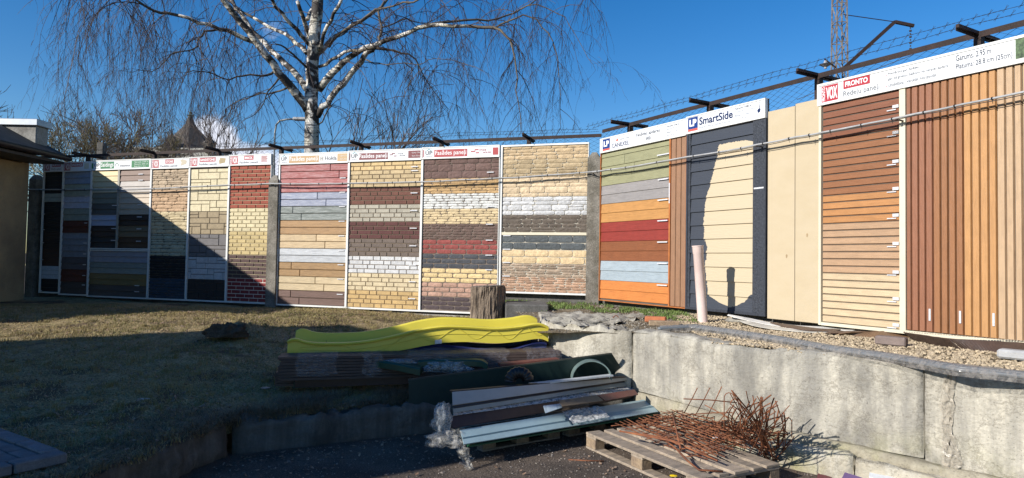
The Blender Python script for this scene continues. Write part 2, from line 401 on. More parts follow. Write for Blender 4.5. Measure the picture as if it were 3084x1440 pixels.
def letter(t, s, u0, u1, v0, v1, m, bold=.012, lift=.0392, vert=False):
    u0, u1 = rm(t, u0), rm(t, u1)
    w, h, bh, fw, _ = t_w[t.name]; X = lambda u: .02+u*(w-.04); Zz = lambda v: h-bh+.02+v*(bh-.04)
    me = textmesh(s, bold)
    if not len(me.vertices): return
    co = np.empty(len(me.vertices)*3); me.vertices.foreach_get('co', co); co = co.reshape(-1, 3)
    mn, mxx = co.min(0), co.max(0); q = (co-mn)/np.maximum(mxx-mn, 1e-6)
    out = np.zeros_like(co)
    if vert: out[:, 0] = X(u1)-(X(u1)-X(u0))*q[:, 1]; out[:, 2] = Zz(v0)+(Zz(v1)-Zz(v0))*q[:, 0]
    else: out[:, 0] = X(u0)+(X(u1)-X(u0))*q[:, 0]; out[:, 2] = Zz(v0)+(Zz(v1)-Zz(v0))*q[:, 1]
    out[:, 1] = -lift
    me.vertices.foreach_set('co', out.ravel()); me.materials.clear(); me.materials.append(m); me.name = 'lettering'; me.update()
    return link('lettering', me, t)
def stick(t, x, z, w=.1, h=.016, y=-.0305): part('label_tag', MB().box(x, x+w, y-.002, y, z, z+h), TAGW, t)
WI, RI, GI, NI = ink('white', (250, 250, 250)), ink('red', RED), ink('grey', GREY), ink('navy', NAVY)
def vox(t, side, u1=.185, head=None, sub=None, hx=(.36, .60), sx=(.26, .70)):
    plate(t, 'logo_plate', .01, u1, .04, .96, RI)
    letter(t, side, .018, u1*.26, .08, .92, WI, .03, vert=True)
    letter(t, 'VOX', u1*.33, u1-.012, .14, .88, WI, .035)
    if head:
        plate(t, 'heading_plate', hx[0], hx[1], .50, .98, RI); letter(t, head, hx[0]+.02, hx[1]-.02, .60, .88, WI, .03)
    if sub: letter(t, sub, sx[0], sx[1], .04, .36, GI, .004)
def up_logo(t, u0, u1):
    c = (u0+u1)/2; letter(t, 'U', u0, c-.01*(u1-u0), .32, .74, GI, .02); letter(t, 'P', c+.08*(u1-u0), u1, .32, .74, GI, .02)
    tl = ink('teal', (60, 150, 160)); b = .06
    plate(t, 'logo_roof', 0, 0, 0, 0, tl, poly=[(u0+.1*(u1-u0), .76), (c, .98), (u0+.9*(u1-u0), .76), (u0+.75*(u1-u0), .76), (c, .88), (u0+.25*(u1-u0), .76)])
    letter(t, 'viplast', u0, u1, .06, .2, GI, 0)

def courses(t, zt, n, rh, m, name='brick', L=None, x0=None, x1=None, kind='flat', d=.012, off0=.0, gap=.006, second=.5):
    w, h, bh, fw, _ = t_w[t.name]
    a = fw if x0 is None else x0; b = w-fw*.35 if x1 is None else x1
    for r in range(n):
        z1 = zt-r*rh; z0 = z1-rh
        if L is None: piece(t, name, a, b, z0, z1, m, d, kind, gap=gap); continue
        seq = L if isinstance(L, (list, tuple)) else [L]
        tot = sum(seq); x = a-((off0+(second if r % 2 else 0)*tot + (.27*tot if len(seq) > 1 and r % 4 > 1 else 0)) % tot); i = 0
        while x < b-.004:
            l = seq[i % len(seq)]; xa, xb = max(x, a), min(x+l, b)
            if xb-xa > .014: piece(t, name, xa, xb, z0, z1, m, d, kind, gap=gap)
            x += l; i += 1
    return zt-n*rh
def ashlar(t, zt, zb, m, rows, lens, name='stone', d=.022, seed=0, x0=None, x1=None, jit=.35):
    w, h, bh, fw, _ = t_w[t.name]; a = fw if x0 is None else x0; b = w-fw*.35 if x1 is None else x1
    rn = random.Random(seed); hs = [1+rn.uniform(-jit, jit) for _ in range(rows)]; k = (zt-zb)/sum(hs); z = zt
    for hh in hs:
        z0 = z-hh*k; x = a-rn.uniform(0, lens[1]*.6)
        while x < b-.004:
            l = rn.uniform(*lens); xa, xb = max(x, a), min(x+l, b)
            if b-xb < .03: xb = b; l = 9
            if xb-xa > .02:
                if hh*k > .075 and rn.random() < .16:
                    zm = z0+(z-z0)*rn.uniform(.4, .6); piece(t, name, xa, xb, z0, zm, m, d, 'rock'); piece(t, name, xa, xb, zm, z, m, d, 'rock')
                else: piece(t, name, xa, xb, z0+rn.uniform(-.003, .003), z, m, d, 'rock')
            x += l
        z = z0
MOD = [(0, 0, .21, .5), (.21, 0, .46, .18), (.46, 0, .69, .18), (.69, 0, 1, .18), (.21, .18, .77, .5), (.77, .18, 1, .5),
       (0, .5, .53, .66), (0, .66, .31, 1), (.31, .66, .53, 1), (.53, .5, .70, .82), (.70, .5, 1, .82), (.53, .82, .78, 1), (.78, .82, 1, 1)]
MOD2 = [(0, 0, .24, .14), (0, .14, .24, .28), (.24, 0, .47, .28), (.47, 0, .78, .28), (.78, 0, 1, .13), (.78, .13, 1, .52), (0, .28, .54, .52), (.54, .28, .78, .52),
        (0, .52, .31, .66), (.31, .52, .48, .78), (.48, .52, .92, .78), (.92, .52, 1, .66), (0, .66, .08, 1), (.08, .66, .31, 1), (.31, .78, .57, 1), (.57, .78, .92, 1), (.92, .66, 1, 1)]
def module(t, zt, zb, m, mod=MOD, flip=False, d=.012):
    w, h, bh, fw, _ = t_w[t.name]; a, b = fw, w-fw*.35
    for (x0, y0, x1, y1) in mod:
        if flip: x0, x1 = 1-x1, 1-x0
        piece(t, 'stone', a+x0*(b-a), a+x1*(b-a), zt-y1*(zt-zb), zt-y0*(zt-zb), m, d, 'rock' if d > .013 else 'flat', gap=.007)

# exact heights of the board runs
ZLT, ZLB = 3.554, .754
def zl(px, py, t): return uL(px, py)[1]-t.location.z
def zr(px, py, t): return uR(px, py)[1]-t.location.z

# --- 1 soffit board
t = board('L', 127, 186.5, 'narrow board of black and brown soffit strips beside the ochre building', ZLT, .80)
w, h, bh, fw, _ = t_w[t.name]
vox(t, 'VOX', .34, 'SOFFIT', 'bēniņu apdare', (.45, .92), (.42, .96))
SOF = [('black', (24, 22, 22), 5), ('pale', (170, 182, 178), 2), ('black', (24, 22, 22), 7), ('dark', (52, 30, 22), 4), ('brown', (78, 44, 28), 4), ('white', (205, 212, 225), 3), ('black', (24, 22, 22), 3)]
zz = h-bh-.004; rh = (zz-fw)/28
for n_, c_, k_ in SOF: zz = courses(t, zz, k_, rh, brickmat('soffit_'+n_, c_, .04), 'plank', kind='flat', d=.006, gap=.004)
for q in (.40, .52, .62, .75, .985): stick(t, .03, h*(1-q), .07)
# --- 2 saidings
t = board('L', 186.5, 271.5, 'narrow board of pale and brown lap siding under a red SAIDINGS banner', ZLT-.01, .775)
w, h, bh, fw, _ = t_w[t.name]
vox(t, 'VOX', .26, 'SAIDINGS', None, (.30, .72))
plate(t, 'product_picture', .78, .95, .2, .9, ink('cream', (225, 215, 185)))
SA = [((150, 165, 190), 2), ((172, 182, 165), 2), ((188, 198, 225), 2), ((150, 162, 152), 2), ((100, 45, 25), 2), ((142, 150, 165), 2), ((140, 144, 156), 2), ((104, 95, 98), 2), ((112, 50, 28), 2), ((92, 76, 68), 2)]
zz = h-bh-.004; rh = (zz-fw)/20
for i, (c_, k_) in enumerate(SA): zz = courses(t, zz, k_, rh, brickmat('siding_%d' % i, c_, .04), 'plank', kind='lap', d=.018, gap=.002)
for q in (.27, .47, .62, .70, .78, .86, .93): stick(t, w-.13, h*(1-q)+.02, .08)
# --- 3 UP saidings
t = board('L', 271.5, 451.6, 'wide siding board in two columns under a green Saidings banner', ZLT, .76)
w, h, bh, fw, _ = t_w[t.name]
GRN = ink('green', (25, 130, 75))
plate(t, 'heading_plate', .0, .03, .12, .80, GRN); plate(t, 'heading_plate', .155, .39, .06, .92, GRN); up_logo(t, .045, .14)
letter(t, 'Saidings', .165, .38, .14, .84, WI, .012); letter(t, 'timberblock', .49, .67, .26, .5, GI, .0)
plate(t, 'logo_roof', 0, 0, 0, 0, GRN, poly=[(.41, .3), (.41, .55), (.44, .78), (.47, .55), (.47, .3), (.465, .3), (.465, .52), (.44, .70), (.415, .52), (.415, .3)])
plate(t, 'size_plate', .69, .985, .10, .94, GRN)
for v_, s_ in ((.70, 'Garums: 3.00 m'), (.44, 'Platums: 24.5 cm'), (.18, 'Biezums: 1 mm')): letter(t, s_, .74, .93 if v_ < .2 else .97, v_, v_+.14, WI, .0)
midz = zl(360, 752, t); zt0 = h-bh-.004; xm = w*.455
part('divider', MB().box(xm, xm+.05, -.028, -.001, midz+.03, zt0), mat('divider_beige', (.35, .33, .28), .5, rnd=0), t)
part('crossbar', MB().box(fw+.0006, w-fw*.35-.0006, -.030, -.001, midz-.028, midz-.004).box(fw+.0006, w-fw*.35-.0006, -.034, -.001, midz+.004, midz+.028), WHITE, t)
LC = [((240, 212, 150), 1), ((238, 212, 150), 1), ((232, 212, 165), 2), ((130, 135, 120), 2), ((88, 92, 92), 2), ((178, 192, 222), 2), ((52, 34, 32), 2), ((30, 36, 46), 2)]
zz = zt0; rh = (zt0-midz-.03)/14
for i, (c_, k_) in enumerate(LC): zz = courses(t, zz, k_, rh, woodmat('up_l%d' % i, c_, gr=.15), 'plank', kind='lap', d=.018, gap=.002, x0=fw, x1=xm)
RC = [((135, 105, 88), 2), ((198, 188, 178), 2), ((205, 185, 160), 2), ((195, 178, 152), 2), ((60, 42, 32), 2), ((128, 110, 78), 2), ((88, 60, 34), 2)]
zz = zt0
for i, (c_, k_) in enumerate(RC): zz = courses(t, zz, k_, rh, woodmat('up_r%d' % i, c_, gr=.15), 'plank', kind='lap', d=.018, gap=.002, x0=xm+.05)
BC = [((165, 165, 178), 2), ((152, 158, 150), 2), ((150, 122, 62), 2), ((92, 82, 80), 2)]
zz = midz-.028; rh = (zz-fw)/8
for i, (c_, k_) in enumerate(BC): zz = courses(t, zz, k_, rh, woodmat('up_b%d' % i, c_, gr=.2), 'plank', kind='lap', d=.018, gap=.002)
for (xx, yy) in ((.8, 527), (.8, 545), (.8, 618), (.8, 655), (.8, 691), (.8, 728), (.38, 620), (.38, 690), (.38, 726), (.8, 861), (.8, 879)): stick(t, xx*w, zl(400, yy, t), .12)
# --- 4 stone
t = board('L', 451.6, 566.7, 'board of rough stacked tan, black and navy stone under the STONE banner', ZLT-.01, .76)
w, h, bh, fw, _ = t_w[t.name]
vox(t, 'SOLID', .20, 'STONE', 'Fasādes paneļi', (.38, .61), (.25, .71)); plate(t, 'product_picture', 0, 0, 0, 0, ink('tan', (205, 190, 160)), poly=[(.80, .2), (.95, .4), (.96, .8), (.85, .95), (.78, .85), (.82, .6)])
ys = [512, 572.7, 637.6, 705, 770.8, 838.6, 905]
for i, c_ in enumerate([(200, 172, 135), (208, 165, 118), (214, 190, 138), (188, 186, 150), (26, 22, 21), (44, 58, 76)]):
    ashlar(t, zl(510, ys[i], t), max(fw, zl(510, ys[i+1], t)), rockmat('stack%d' % i, c_, .10), 7, (.14, .42), d=.026, seed=40+i, jit=.45)
# --- 5 sandstone
t = board('L', 566.7, 686.5, 'board of cream, tan, grey and white slabs under the SANDSTONE banner', ZLT, .76)
w, h, bh, fw, _ = t_w[t.name]
vox(t, 'SOLID', .20, 'SANDSTONE', 'Fasādes paneļi', (.26, .68), (.25, .71)); plate(t, 'product_picture', 0, 0, 0, 0, ink('olive', (175, 150, 95)), poly=[(.78, .2), (.93, .35), (.94, .85), (.80, .92), (.77, .55)])
ys = [508.9, 572, 637.6, 706, 774, 842.6, 907]
for i, (c_, md, fl) in enumerate([((232, 216, 172), MOD, 0), ((232, 216, 172), MOD, 0), ((172, 152, 116), MOD2, 0), ((122, 118, 118), MOD, 1), ((206, 206, 206), MOD2, 1), ((62, 52, 48), MOD, 0)]):
    module(t, zl(625, ys[i], t), max(fw, zl(625, ys[i+1], t)), brickmat('sand%d' % min(i, 9) if i != 1 else 'sand0', c_, .05), md, fl)
# --- 6 brick
t = board('L', 686.5, 814.6, 'board of small orange, cream, brown and red bricks under the BRICK banner', ZLT+.01, .76, grout=mat('grout_buff', (.45, .38, .25), .9, rnd=0))
w, h, bh, fw, _ = t_w[t.name]
vox(t, 'SOLID', .21, 'BRICK', 'Fasādes paneļi', (.36, .59), (.25, .70))
for k in range(5): plate(t, 'product_picture', .78, .93-.02*(k % 2), .25+k*.14, .34+k*.14, ink('brickred', (170, 60, 50)))
rh = (h-bh-fw-.004)/35; zz = h-bh-.004
for c_, k_, n_, gm in [((172, 78, 50), 11, 'orange', None), ((230, 214, 165), 6, 'cream', None), ((214, 188, 122), 6, 'yellow', None), ((94, 70, 66), 6, 'brown', None), ((150, 46, 42), 6, 'crimson', 'w')]:
    if gm: part('mortar_bed', MB().box(fw+.001, w-fw*.35-.001, -.0045, .001, fw+.001, zz), mat('grout_white', (.75, .7, .62), .9, rnd=0), t)
    courses(t, zz, k_, rh, brickmat(n_, c_, .08), L=.198, gap=.010 if not gm else .008, d=.013); zz -= k_*rh
# --- 7 Hokla
t = board('L', 837.8, 1047, 'board of long red, blue, tan and white planks under the Hokla banner', ZLT, ZLB-.005, grout=mat('grout_dark', (.12, .1, .08), .9, rnd=0))
w, h, bh, fw, _ = t_w[t.name]
up_logo(t, .02, .11); plate(t, 'heading_plate', .135, .585, .05, .80, ink('ochre', (196, 150, 82))); letter(t, 'Fasādes paneļi', .15, .57, .12, .74, WI, .006)
plate(t, 'size_plate', .60, .655, .12, .74, ink('lightgrey', (215, 212, 205))); letter(t, 'H', .612, .643, .25, .62, GI, 0)
letter(t, 'Hokla', .675, .845, .25, .68, GI, .01); plate(t, 'size_plate', .855, .995, .08, .92, ink('ochre2', (205, 165, 105)))
letter(t, 'Garums: 3 m', .90, .99, .62, .74, WI, 0); letter(t, 'Platums: 25cm', .90, .99, .26, .38, WI, 0)
rh = (h-bh-fw-.004)/20; zz = h-bh-.004
for (c_, js, n_) in [((172, 76, 72), (.74, .87, 0, 0), 'red'), ((142, 150, 176), (.56, .69), 'lavender'), ((112, 122, 116), (.20, .33), 'greengrey'), ((192, 145, 84), (0, 0), 'tan'), ((226, 194, 142), (.56, .69), 'cream'),
                     ((204, 208, 212), (0, 0), 'white'), ((178, 136, 78), (.20, .33), 'ochre'), ((220, 194, 146), (.56, .69), 'sand'), ((124, 92, 80), (.20, .33), 'brown')]:
    m = woodmat('hokla_'+n_, c_, rgb2=tuple(min(255, int(x*.6+100)) for x in c_) if n_ in ('red', 'lavender', 'greengrey') else tuple(int(x*.86) for x in c_))
    for j in js:
        a, b = fw, w-fw*.35
        if j: piece(t, 'plank', a, a+j*(b-a), zz-rh, zz, m, .016, gap=.006); piece(t, 'plank', a+j*(b-a), b, zz-rh, zz, m, .016, gap=.006)
        else: piece(t, 'plank', a, b, zz-rh, zz, m, .016, gap=.006)
        zz -= rh
for py in (538, 581, 624, 668, 712, 756, 799, 842, 888): stick(t, w-.17, zl(1030, py, t), .12)
# --- 8 stone house 1
t = board('L', 1047, 1268, 'board of yellow, brown and white bricks right of the Hokla board', ZLT+.01, ZLB-.01, grout=mat('grout_tan', (.20, .155, .11), .9, rnd=0))
w, h, bh, fw, _ = t_w[t.name]
DR = ink('darkred', (125, 25, 38))
plate(t, 'heading_plate', .0, .012, .1, .85, DR); up_logo(t, .025, .12); plate(t, 'heading_plate', .14, .55, .08, .80, DR); letter(t, 'Fasādes paneļi', .145, .54, .14, .74, WI, .01)
for k_, (a_, b_) in enumerate([(.60, .65), (.57, .62), (.63, .67)]): plate(t, 'logo_brick', a_, b_, .62-k_*.14, .72-k_*.14, DR)
letter(t, 'STONE', .68, .76, .55, .68, GI, .01); letter(t, 'HOUSE', .71, .79, .36, .49, GI, .01)
plate(t, 'size_plate', .83, .995, .12, .90, DR); letter(t, 'Garums: 1.70 m', .88, .99, .62, .74, WI, 0); letter(t, 'Platums: 20.3 cm', .88, .99, .28, .40, WI, 0)
rh = (h-bh-fw-.004)/34; zz = h-bh-.004; Lx = [(w-.04)*.195, (w-.04)*.10]
for i, (c_, k_, n_) in enumerate([((230, 196, 130), 2, 'amberlight'), ((212, 184, 132), 4, 'wheat'), ((122, 74, 58), 4, 'redbrown'), ((186, 178, 158), 4, 'greige'), ((102, 56, 52), 4, 'maroon'), ((122, 106, 95), 4, 'taupe'), ((216, 216, 216), 4, 'white'), ((226, 205, 160), 4, 'straw'), ((212, 174, 104), 4, 'amber')]):
    zz = courses(t, zz, k_, rh, brickmat(n_, c_, .09), L=Lx, gap=.008, d=.011, off0=.03*i)
for py in (504, 516, 583, 636, 689, 742, 800, 850, 901): stick(t, w-.2, zl(1250, py, t), .13)
# --- 9 stone house 2
t = board('L', 1268, 1503, 'board of brown, white, red and slate split bricks behind the tree stump', ZLT+.02, ZLB-.01, grout=mat('grout_brown', (.19, .15, .12), .9, rnd=0))
w, h, bh, fw, _ = t_w[t.name]
BR = ink('brightred', (185, 30, 40))
plate(t, 'heading_plate', .0, .012, .1, .85, BR); up_logo(t, .035, .13); plate(t, 'heading_plate', .155, .595, .06, .84, BR); letter(t, 'Fasādes paneļi', .17, .58, .14, .76, WI, .006)
for k_, (a_, b_) in enumerate([(.69, .74), (.64, .70), (.705, .75)]): plate(t, 'logo_brick', a_, b_, .64-k_*.16, .76-k_*.16, BR)
letter(t, 'STONE', .75, .84, .56, .74, BR, .01); letter(t, 'HOUSE', .80, .90, .30, .48, BR, .01); plate(t, 'size_plate', .925, .995, .12, .86, BR)
def yz(c): return zl(1380, 400+c*.482-(1380-1380)*0, t)
rk = lambda n_, c_, r=.12: rockmat(n_, c_, r)
ashlar(t, h-bh-.004, yz(283), rk('choc', (112, 80, 70)), 3, (.20, .32), d=.02, seed=1, jit=.25)
for i, (n_, c_, a_, b_) in enumerate([('honey', (206, 160, 92), 285, 380), ('snow', (222, 222, 216), 380, 475), ('butter', (226, 196, 138), 475, 570), ('umber', (104, 78, 66), 570, 668)]):
    ashlar(t, yz(a_), yz(b_), rk(n_, c_), 6, (.12, .30), d=.018, seed=10+i, jit=.12)
for i, (n_, c_, a_, b_) in enumerate([('brickred', (152, 56, 48), 668, 758), ('slate', (62, 65, 72), 758, 848), ('lemon', (236, 202, 128), 848, 938), ('peach', (188, 140, 114), 938, 1028), ('plum', (72, 56, 58), 1028, 1110)]):
    z1, z0 = yz(a_), max(fw, yz(b_)); courses(t, z1, 3, (z1-z0)/3, rockmat('sh_'+n_, c_, .10), L=.272, kind='rock', d=.016, gap=.012, off0=.05*i)
for py in (521, 624, 677, 725, 770, 814): stick(t, w-.22, zl(1470, py, t), .12, y=-.036)
# --- 10 board without banner
zt10, zb10 = uL(1640, 434)[1], uL(1640, 886)[1]
t = board('L', 1506.5, 1771.6, 'board without banner showing large yellow, white and slate stones', zt10, zb10, banner=False, grout=mat('grout_pale', (.5, .46, .38), .9, rnd=0))
w, h, bh, fw, _ = t_w[t.name]
def yb(c): return zl(1640, 400+c*.482-4, t)
for i, (n_, c_, a_, b_, r_) in enumerate([('gold', (212, 178, 126), 78, 172, 4), ('khaki', (190, 162, 114), 172, 285, 4), ('apricot', (224, 194, 148), 285, 408, 4), ('milk', (208, 208, 208), 408, 522, 4), ('bark', (98, 84, 70), 522, 630, 4)]):
    ashlar(t, min(h-fw, yb(a_)), yb(b_), rk(n_, c_), r_, (.16, .42), d=.024, seed=60+i, jit=.35)
part('crossbar', MB().box(fw+.0006, w-fw*.35-.0006, -.026, 0, yb(648), yb(631)), CREAMF, t)
z1, z0 = yb(650), yb(740); courses(t, z1, 2, (z1-z0)/2, rk('graphite', (78, 85, 88)), 'stone', L=.40, kind='rock', d=.02, gap=.01)
z1, z0 = yb(740), yb(828); courses(t, z1, 2, (z1-z0)/2, rk('vanilla', (226, 192, 134)), 'stone', L=.40, kind='rock', d=.02, gap=.01)
ashlar(t, yb(828), yb(912), rk('ledgea', (166, 140, 112), .3), 5, (.09, .30), d=.02, seed=81, jit=.3)
ashlar(t, yb(912), fw, rk('ledgeb', (186, 140, 104), .3), 6, (.09, .30), d=.02, seed=82, jit=.3)
for c_ in (656, 742, 826, 912): stick(t, .06, yb(c_), .13)

# --- 11 CanExel
ZRT, ZRB = 3.60, 1.055
def rowz(t, px, crop_y): return zr(px, 280+crop_y*.5819, t)
t = board('R', 1810, 2070, 'board of olive, grey, red and orange planks under the CANEXEL banner', 3.585, 1.05, frame=mat('orange_trim', S(208, 118, 34), .5, rnd=0), bh=.23, fw=.012); REM[t.name] = (10.44, 8.83)
w, h, bh, fw, _ = t_w[t.name]
BL = ink('lpblue', (10, 60, 140))
def lp(t, u0, u1, v0=.05, v1=.98):
    plate(t, 'logo_plate', u0, u1, v0+.16, v1, BL); plate(t, 'logo_strip', u0, u1, v0, v0+.15, ink('lpred', (215, 80, 60)))
    letter(t, 'LP', u0+(u1-u0)*.15, u1-(u1-u0)*.12, v0+.32, v1-.14, WI, .05)
lp(t, .02, .105)
letter(t, 'CANEXEL', .13, .335, .14, .48, NI, .006); letter(t, 'MADE IN CANADA', .22, .34, .66, .75, GI, 0)
plate(t, 'leaf_logo', 0, 0, 0, 0, ink('leaf', (215, 85, 45)), poly=[(.192, .56), (.19, .64), (.172, .66), (.180, .74), (.184, .72), (.190, .90), (.197, .74), (.203, .76), (.206, .67), (.196, .64), (.195, .56)])
letter(t, 'Fasādes apdares', .42, .70, .52, .86, ink('slate', (60, 70, 85)), .003); letter(t, 'dēļi', .53, .59, .10, .46, ink('slate', (60, 70, 85)), .003)
for v_, s_, x_ in ((.78, 'Garums: 3.66 m', .93), (.56, 'Platums: 30 cm (27.5cm)', .98), (.34, 'Biezums: 1.11 cm', .91), (.12, 'Svars: 10 kg', .87)): letter(t, s_, .78, x_, v_, v_+.13, ink('slate', (60, 70, 85)) if v_ > .7 else ink('palegrey', (165, 170, 178)), 0)
xs = uR(2018, 700)[0]-t_w[t.name][4]; zz = h-bh-.004
segs = [((158, 156, 112), 483, 3.5, 'olive'), ((156, 150, 148), 577, 2, 'ash'), ((205, 142, 58), 672, 2, 'ochre'), ((158, 44, 28), 770, 2, 'red'), ((146, 80, 32), 868, 2, 'brown'), ((164, 180, 190), 968, 2, 'ice'), ((222, 128, 20), 1062, 2, 'orange')]
for c_, y_, k_, n_ in segs:
    z0 = max(fw, rowz(t, 1815, y_)); rh = (zz-z0)/k_; m = woodmat('cx_'+n_, c_, .04, gr=.18); kk = int(math.ceil(k_))
    for r in range(kk):
        a_ = zz-r*rh if k_ == kk else (zz if r == 0 else zz-rh*.5-(r-1)*rh); b_ = a_-(rh if (k_ == kk or r) else rh*.5)
        if n_ == 'olive' and r in (1, 2): 
            piece(t, 'plank', fw, w*(.30 if r == 1 else .42), b_, a_, m, .014, 'lap', gap=.003); piece(t, 'plank', w*(.30 if r == 1 else .42)+.004, xs, b_, a_, m, .014, 'lap', gap=.003)
        else: piece(t, 'plank', fw, xs, b_, a_, m, .014, 'lap', gap=.003)
    if n_ != 'olive': stick(t, xs-.22, zz-.035, .2)
    else: stick(t, xs-.24, zz-.20, .24)
    zz = z0
part('trim', MB().box(xs+.001, xs+.028, -.030, -.001, fw+.001, h-bh-.004), mat('orange_trim', (0, 0, 0)), t)
mv = woodmat('cx_strip', (166, 120, 84), .05, v=True, gr=.15); nb = 3; wb = (w-fw*.35-xs-.028)/nb
for k_ in range(nb): piece(t, 'plank', xs+.028+k_*wb, xs+.028+(k_+1)*wb, fw, h-bh-.004, mv, .02, gap=.004)
part('label_tag', MB().box(xs+.004, xs+.022, -.034, -.0305, h*.56, h*.67), TAGW, t)
# --- 12 SmartSide
t = board('R', 2070, 2311, 'dark grey lap board with a big cream painted patch under the SmartSide banner', 3.60, 1.05, frame=woodmat('smart_trim', (58, 64, 76), .02, v=True), bh=.235, fw=.03); REM[t.name] = (8.83, 7.73)
w, h, bh, fw, ul_ = t_w[t.name]
lp(t, .01, .135)
letter(t, 'SmartSide', .155, .59, .34, .86, NI, .022); letter(t, 'Fasādes dēļi paredzēti krāsošanai', .155, .59, .08, .24, ink('palegrey', (165, 170, 178)), 0)
for v_, s_, x_ in ((.80, 'Garums: 4.88 m', .83), (.58, 'Platums: 20 cm (17.5cm)', .865), (.36, 'Biezums: 9.5 mm', .80), (.14, 'Svars: 7.81 kg', .765)): letter(t, s_, .62, x_, v_, v_+.13, ink('slate', (60, 70, 85)) if v_ > .7 else ink('palegrey', (165, 170, 178)), 0)
W_, H_ = w-.04, bh-.04
def ringpoly(cx, cy, r, dr, n=28):
    o = [(cx+r/W_*math.cos(2*math.pi*k/n), cy+r/H_*math.sin(2*math.pi*k/n)) for k in range(n+1)]
    i = [(cx+(r-dr)/W_*math.cos(2*math.pi*k/n), cy+(r-dr)/H_*math.sin(2*math.pi*k/n)) for k in range(n, -1, -1)]
    return o+i
plate(t, 'badge_ring', 0, 0, 0, 0, ink('badge', (110, 125, 150)), poly=ringpoly(.93, .52, .078, .004))
plate(t, 'brush_logo', 0, 0, 0, 0, NI, poly=[(.915, .28), (.945, .34), (.952, .52), (.936, .56), (.948, .86), (.942, .87), (.928, .55), (.908, .48)])
# paint patch outline, measured on the boards (local x, z)
LE = [(250, 720), (262, 668), (330, 655), (430, 632), (560, 597), (650, 587), (760, 592), (800, 606), (850, 600), (900, 594), (1050, 612), (1085, 668), (1106, 720)]
RE = [(243, 800), (256, 858), (400, 864), (520, 858), (700, 862), (850, 861), (980, 857), (1040, 840), (1085, 790), (1106, 745)]
def patch(p): 
    q = []
    for cy, cx in p: u, z = uR(1780+cx*.5819, 280+cy*.5819); q.append(((z-t.location.z), u-ul_))
    return sorted(q)
pl, pr = patch(LE), patch(RE)
m = bpy.data.materials.new('painted_lap_board'); m.use_nodes = True; N, Lk = m.node_tree.nodes, m.node_tree.links; P = N['Principled BSDF']; P.inputs['Roughness'].default_value = .6
tcn = N.new('ShaderNodeTexCoord'); sp = N.new('ShaderNodeSeparateXYZ'); Lk.new(tcn.outputs['Object'], sp.inputs[0])
def mth(op, a, b, cl=False):
    n = N.new('ShaderNodeMath'); n.operation = op; n.use_clamp = cl
    for i, v in enumerate((a, b)):
        if isinstance(v, (int, float)): n.inputs[i].default_value = v
        else: Lk.new(v, n.inputs[i])
    return n.outputs[0]
zn = mth('DIVIDE', sp.outputs['Z'], h)
def ramp(q):
    r = N.new('ShaderNodeValToRGB'); el = r.color_ramp.elements
    for i, (z, x) in enumerate(q):
        e = el[i] if i < 2 else el.new(0)
        e.position = z/h; v = x/w; e.color = (v, v, v, 1)
    return r
for i in (0, 1): pass
def mkramp(q):
    r = N.new('ShaderNodeValToRGB'); el = r.color_ramp.elements
    el[0].position = q[0][0]/h; el[0].color = (q[0][1]/w,)*3+(1,); el[1].position = q[-1][0]/h; el[1].color = (q[-1][1]/w,)*3+(1,)
    for z, x in q[1:-1]: e = el.new(z/h); e.color = (x/w,)*3+(1,)
    Lk.new(zn, r.inputs[0]); return r.outputs[0]
xn = mth('DIVIDE', sp.outputs['X'], w)
na = N.new('ShaderNodeTexNoise'); na.inputs['Scale'].default_value = 16; na.inputs['Detail'].default_value = 8; na.inputs['Roughness'].default_value = .75; Lk.new(tcn.outputs['Object'], na.inputs['Vector'])
xj = mth('ADD', xn, mth('MULTIPLY', mth('SUBTRACT', na.outputs['Fac'], .5), .09))
zj = mth('ADD', zn, mth('MULTIPLY', mth('SUBTRACT', na.outputs['Fac'], .5), .03))
inside = mth('MULTIPLY', mth('GREATER_THAN', xj, mkramp(pl)), mth('LESS_THAN', xj, mkramp(pr)))
inside = mth('MULTIPLY', inside, mth('MULTIPLY', mth('GREATER_THAN', zj, pl[0][0]/h), mth('LESS_THAN', zj, pr[-1][0]/h)))
gn = N.new('ShaderNodeTexNoise'); gm_ = N.new('ShaderNodeMapping'); gm_.inputs['Scale'].default_value = (2, 8, 30); Lk.new(tcn.outputs['Object'], gm_.inputs[0]); Lk.new(gm_.outputs[0], gn.inputs['Vector']); gn.inputs['Scale'].default_value = 3; gn.inputs['Detail'].default_value = 6
mxa = N.new('ShaderNodeMixRGB'); Lk.new(inside, mxa.inputs[0]); mxa.inputs[1].default_value = (*S(56, 63, 76), 1); mxa.inputs[2].default_value = (*S(218, 197, 158, .66), 1)
bpn = N.new('ShaderNodeBump'); bpn.inputs['Strength'].default_value = .4; bpn.inputs['Distance'].default_value = .01; Lk.new(gn.outputs['Fac'], bpn.inputs['Height']); Lk.new(bpn.outputs[0], P.inputs['Normal'])
Lk.new(mxa.outputs[0], P.inputs['Base Color'])
xr_ = w-.19; nrow = 13; zt0 = h-bh-.004; rh = .1775
zz = fw*.3; z = 0.03
k_ = 0
while z < zt0-.02:
    z1 = min(z+rh, zt0); b = MB()
    b.add([(.075, 0, z), (xr_, 0, z), (xr_, 0, z1), (.075, 0, z1), (.075, -.022, z), (xr_, -.022, z), (xr_, -.004, z1), (.075, -.004, z1)], [(0, 1, 5, 4), (1, 2, 6, 5), (2, 3, 7, 6), (3, 0, 4, 7), (4, 5, 6, 7)])
    part('plank', b, m, t); z = z1
part('corner_trim', MB().bbox(xr_+.002, w-.012, -.030, -.001, .002, zt0, .003), mat('rough_grey_trim', S(66, 72, 84), .6, S(40, 46, 56), 40, (1, 1, 1), bump=1, bscale=60, rnd=0), t)
part('corner_trim', MB().bbox(.032, .073, -.028, -.001, .002, zt0, .003), mat('rough_grey_trim', (0, 0, 0)), t)
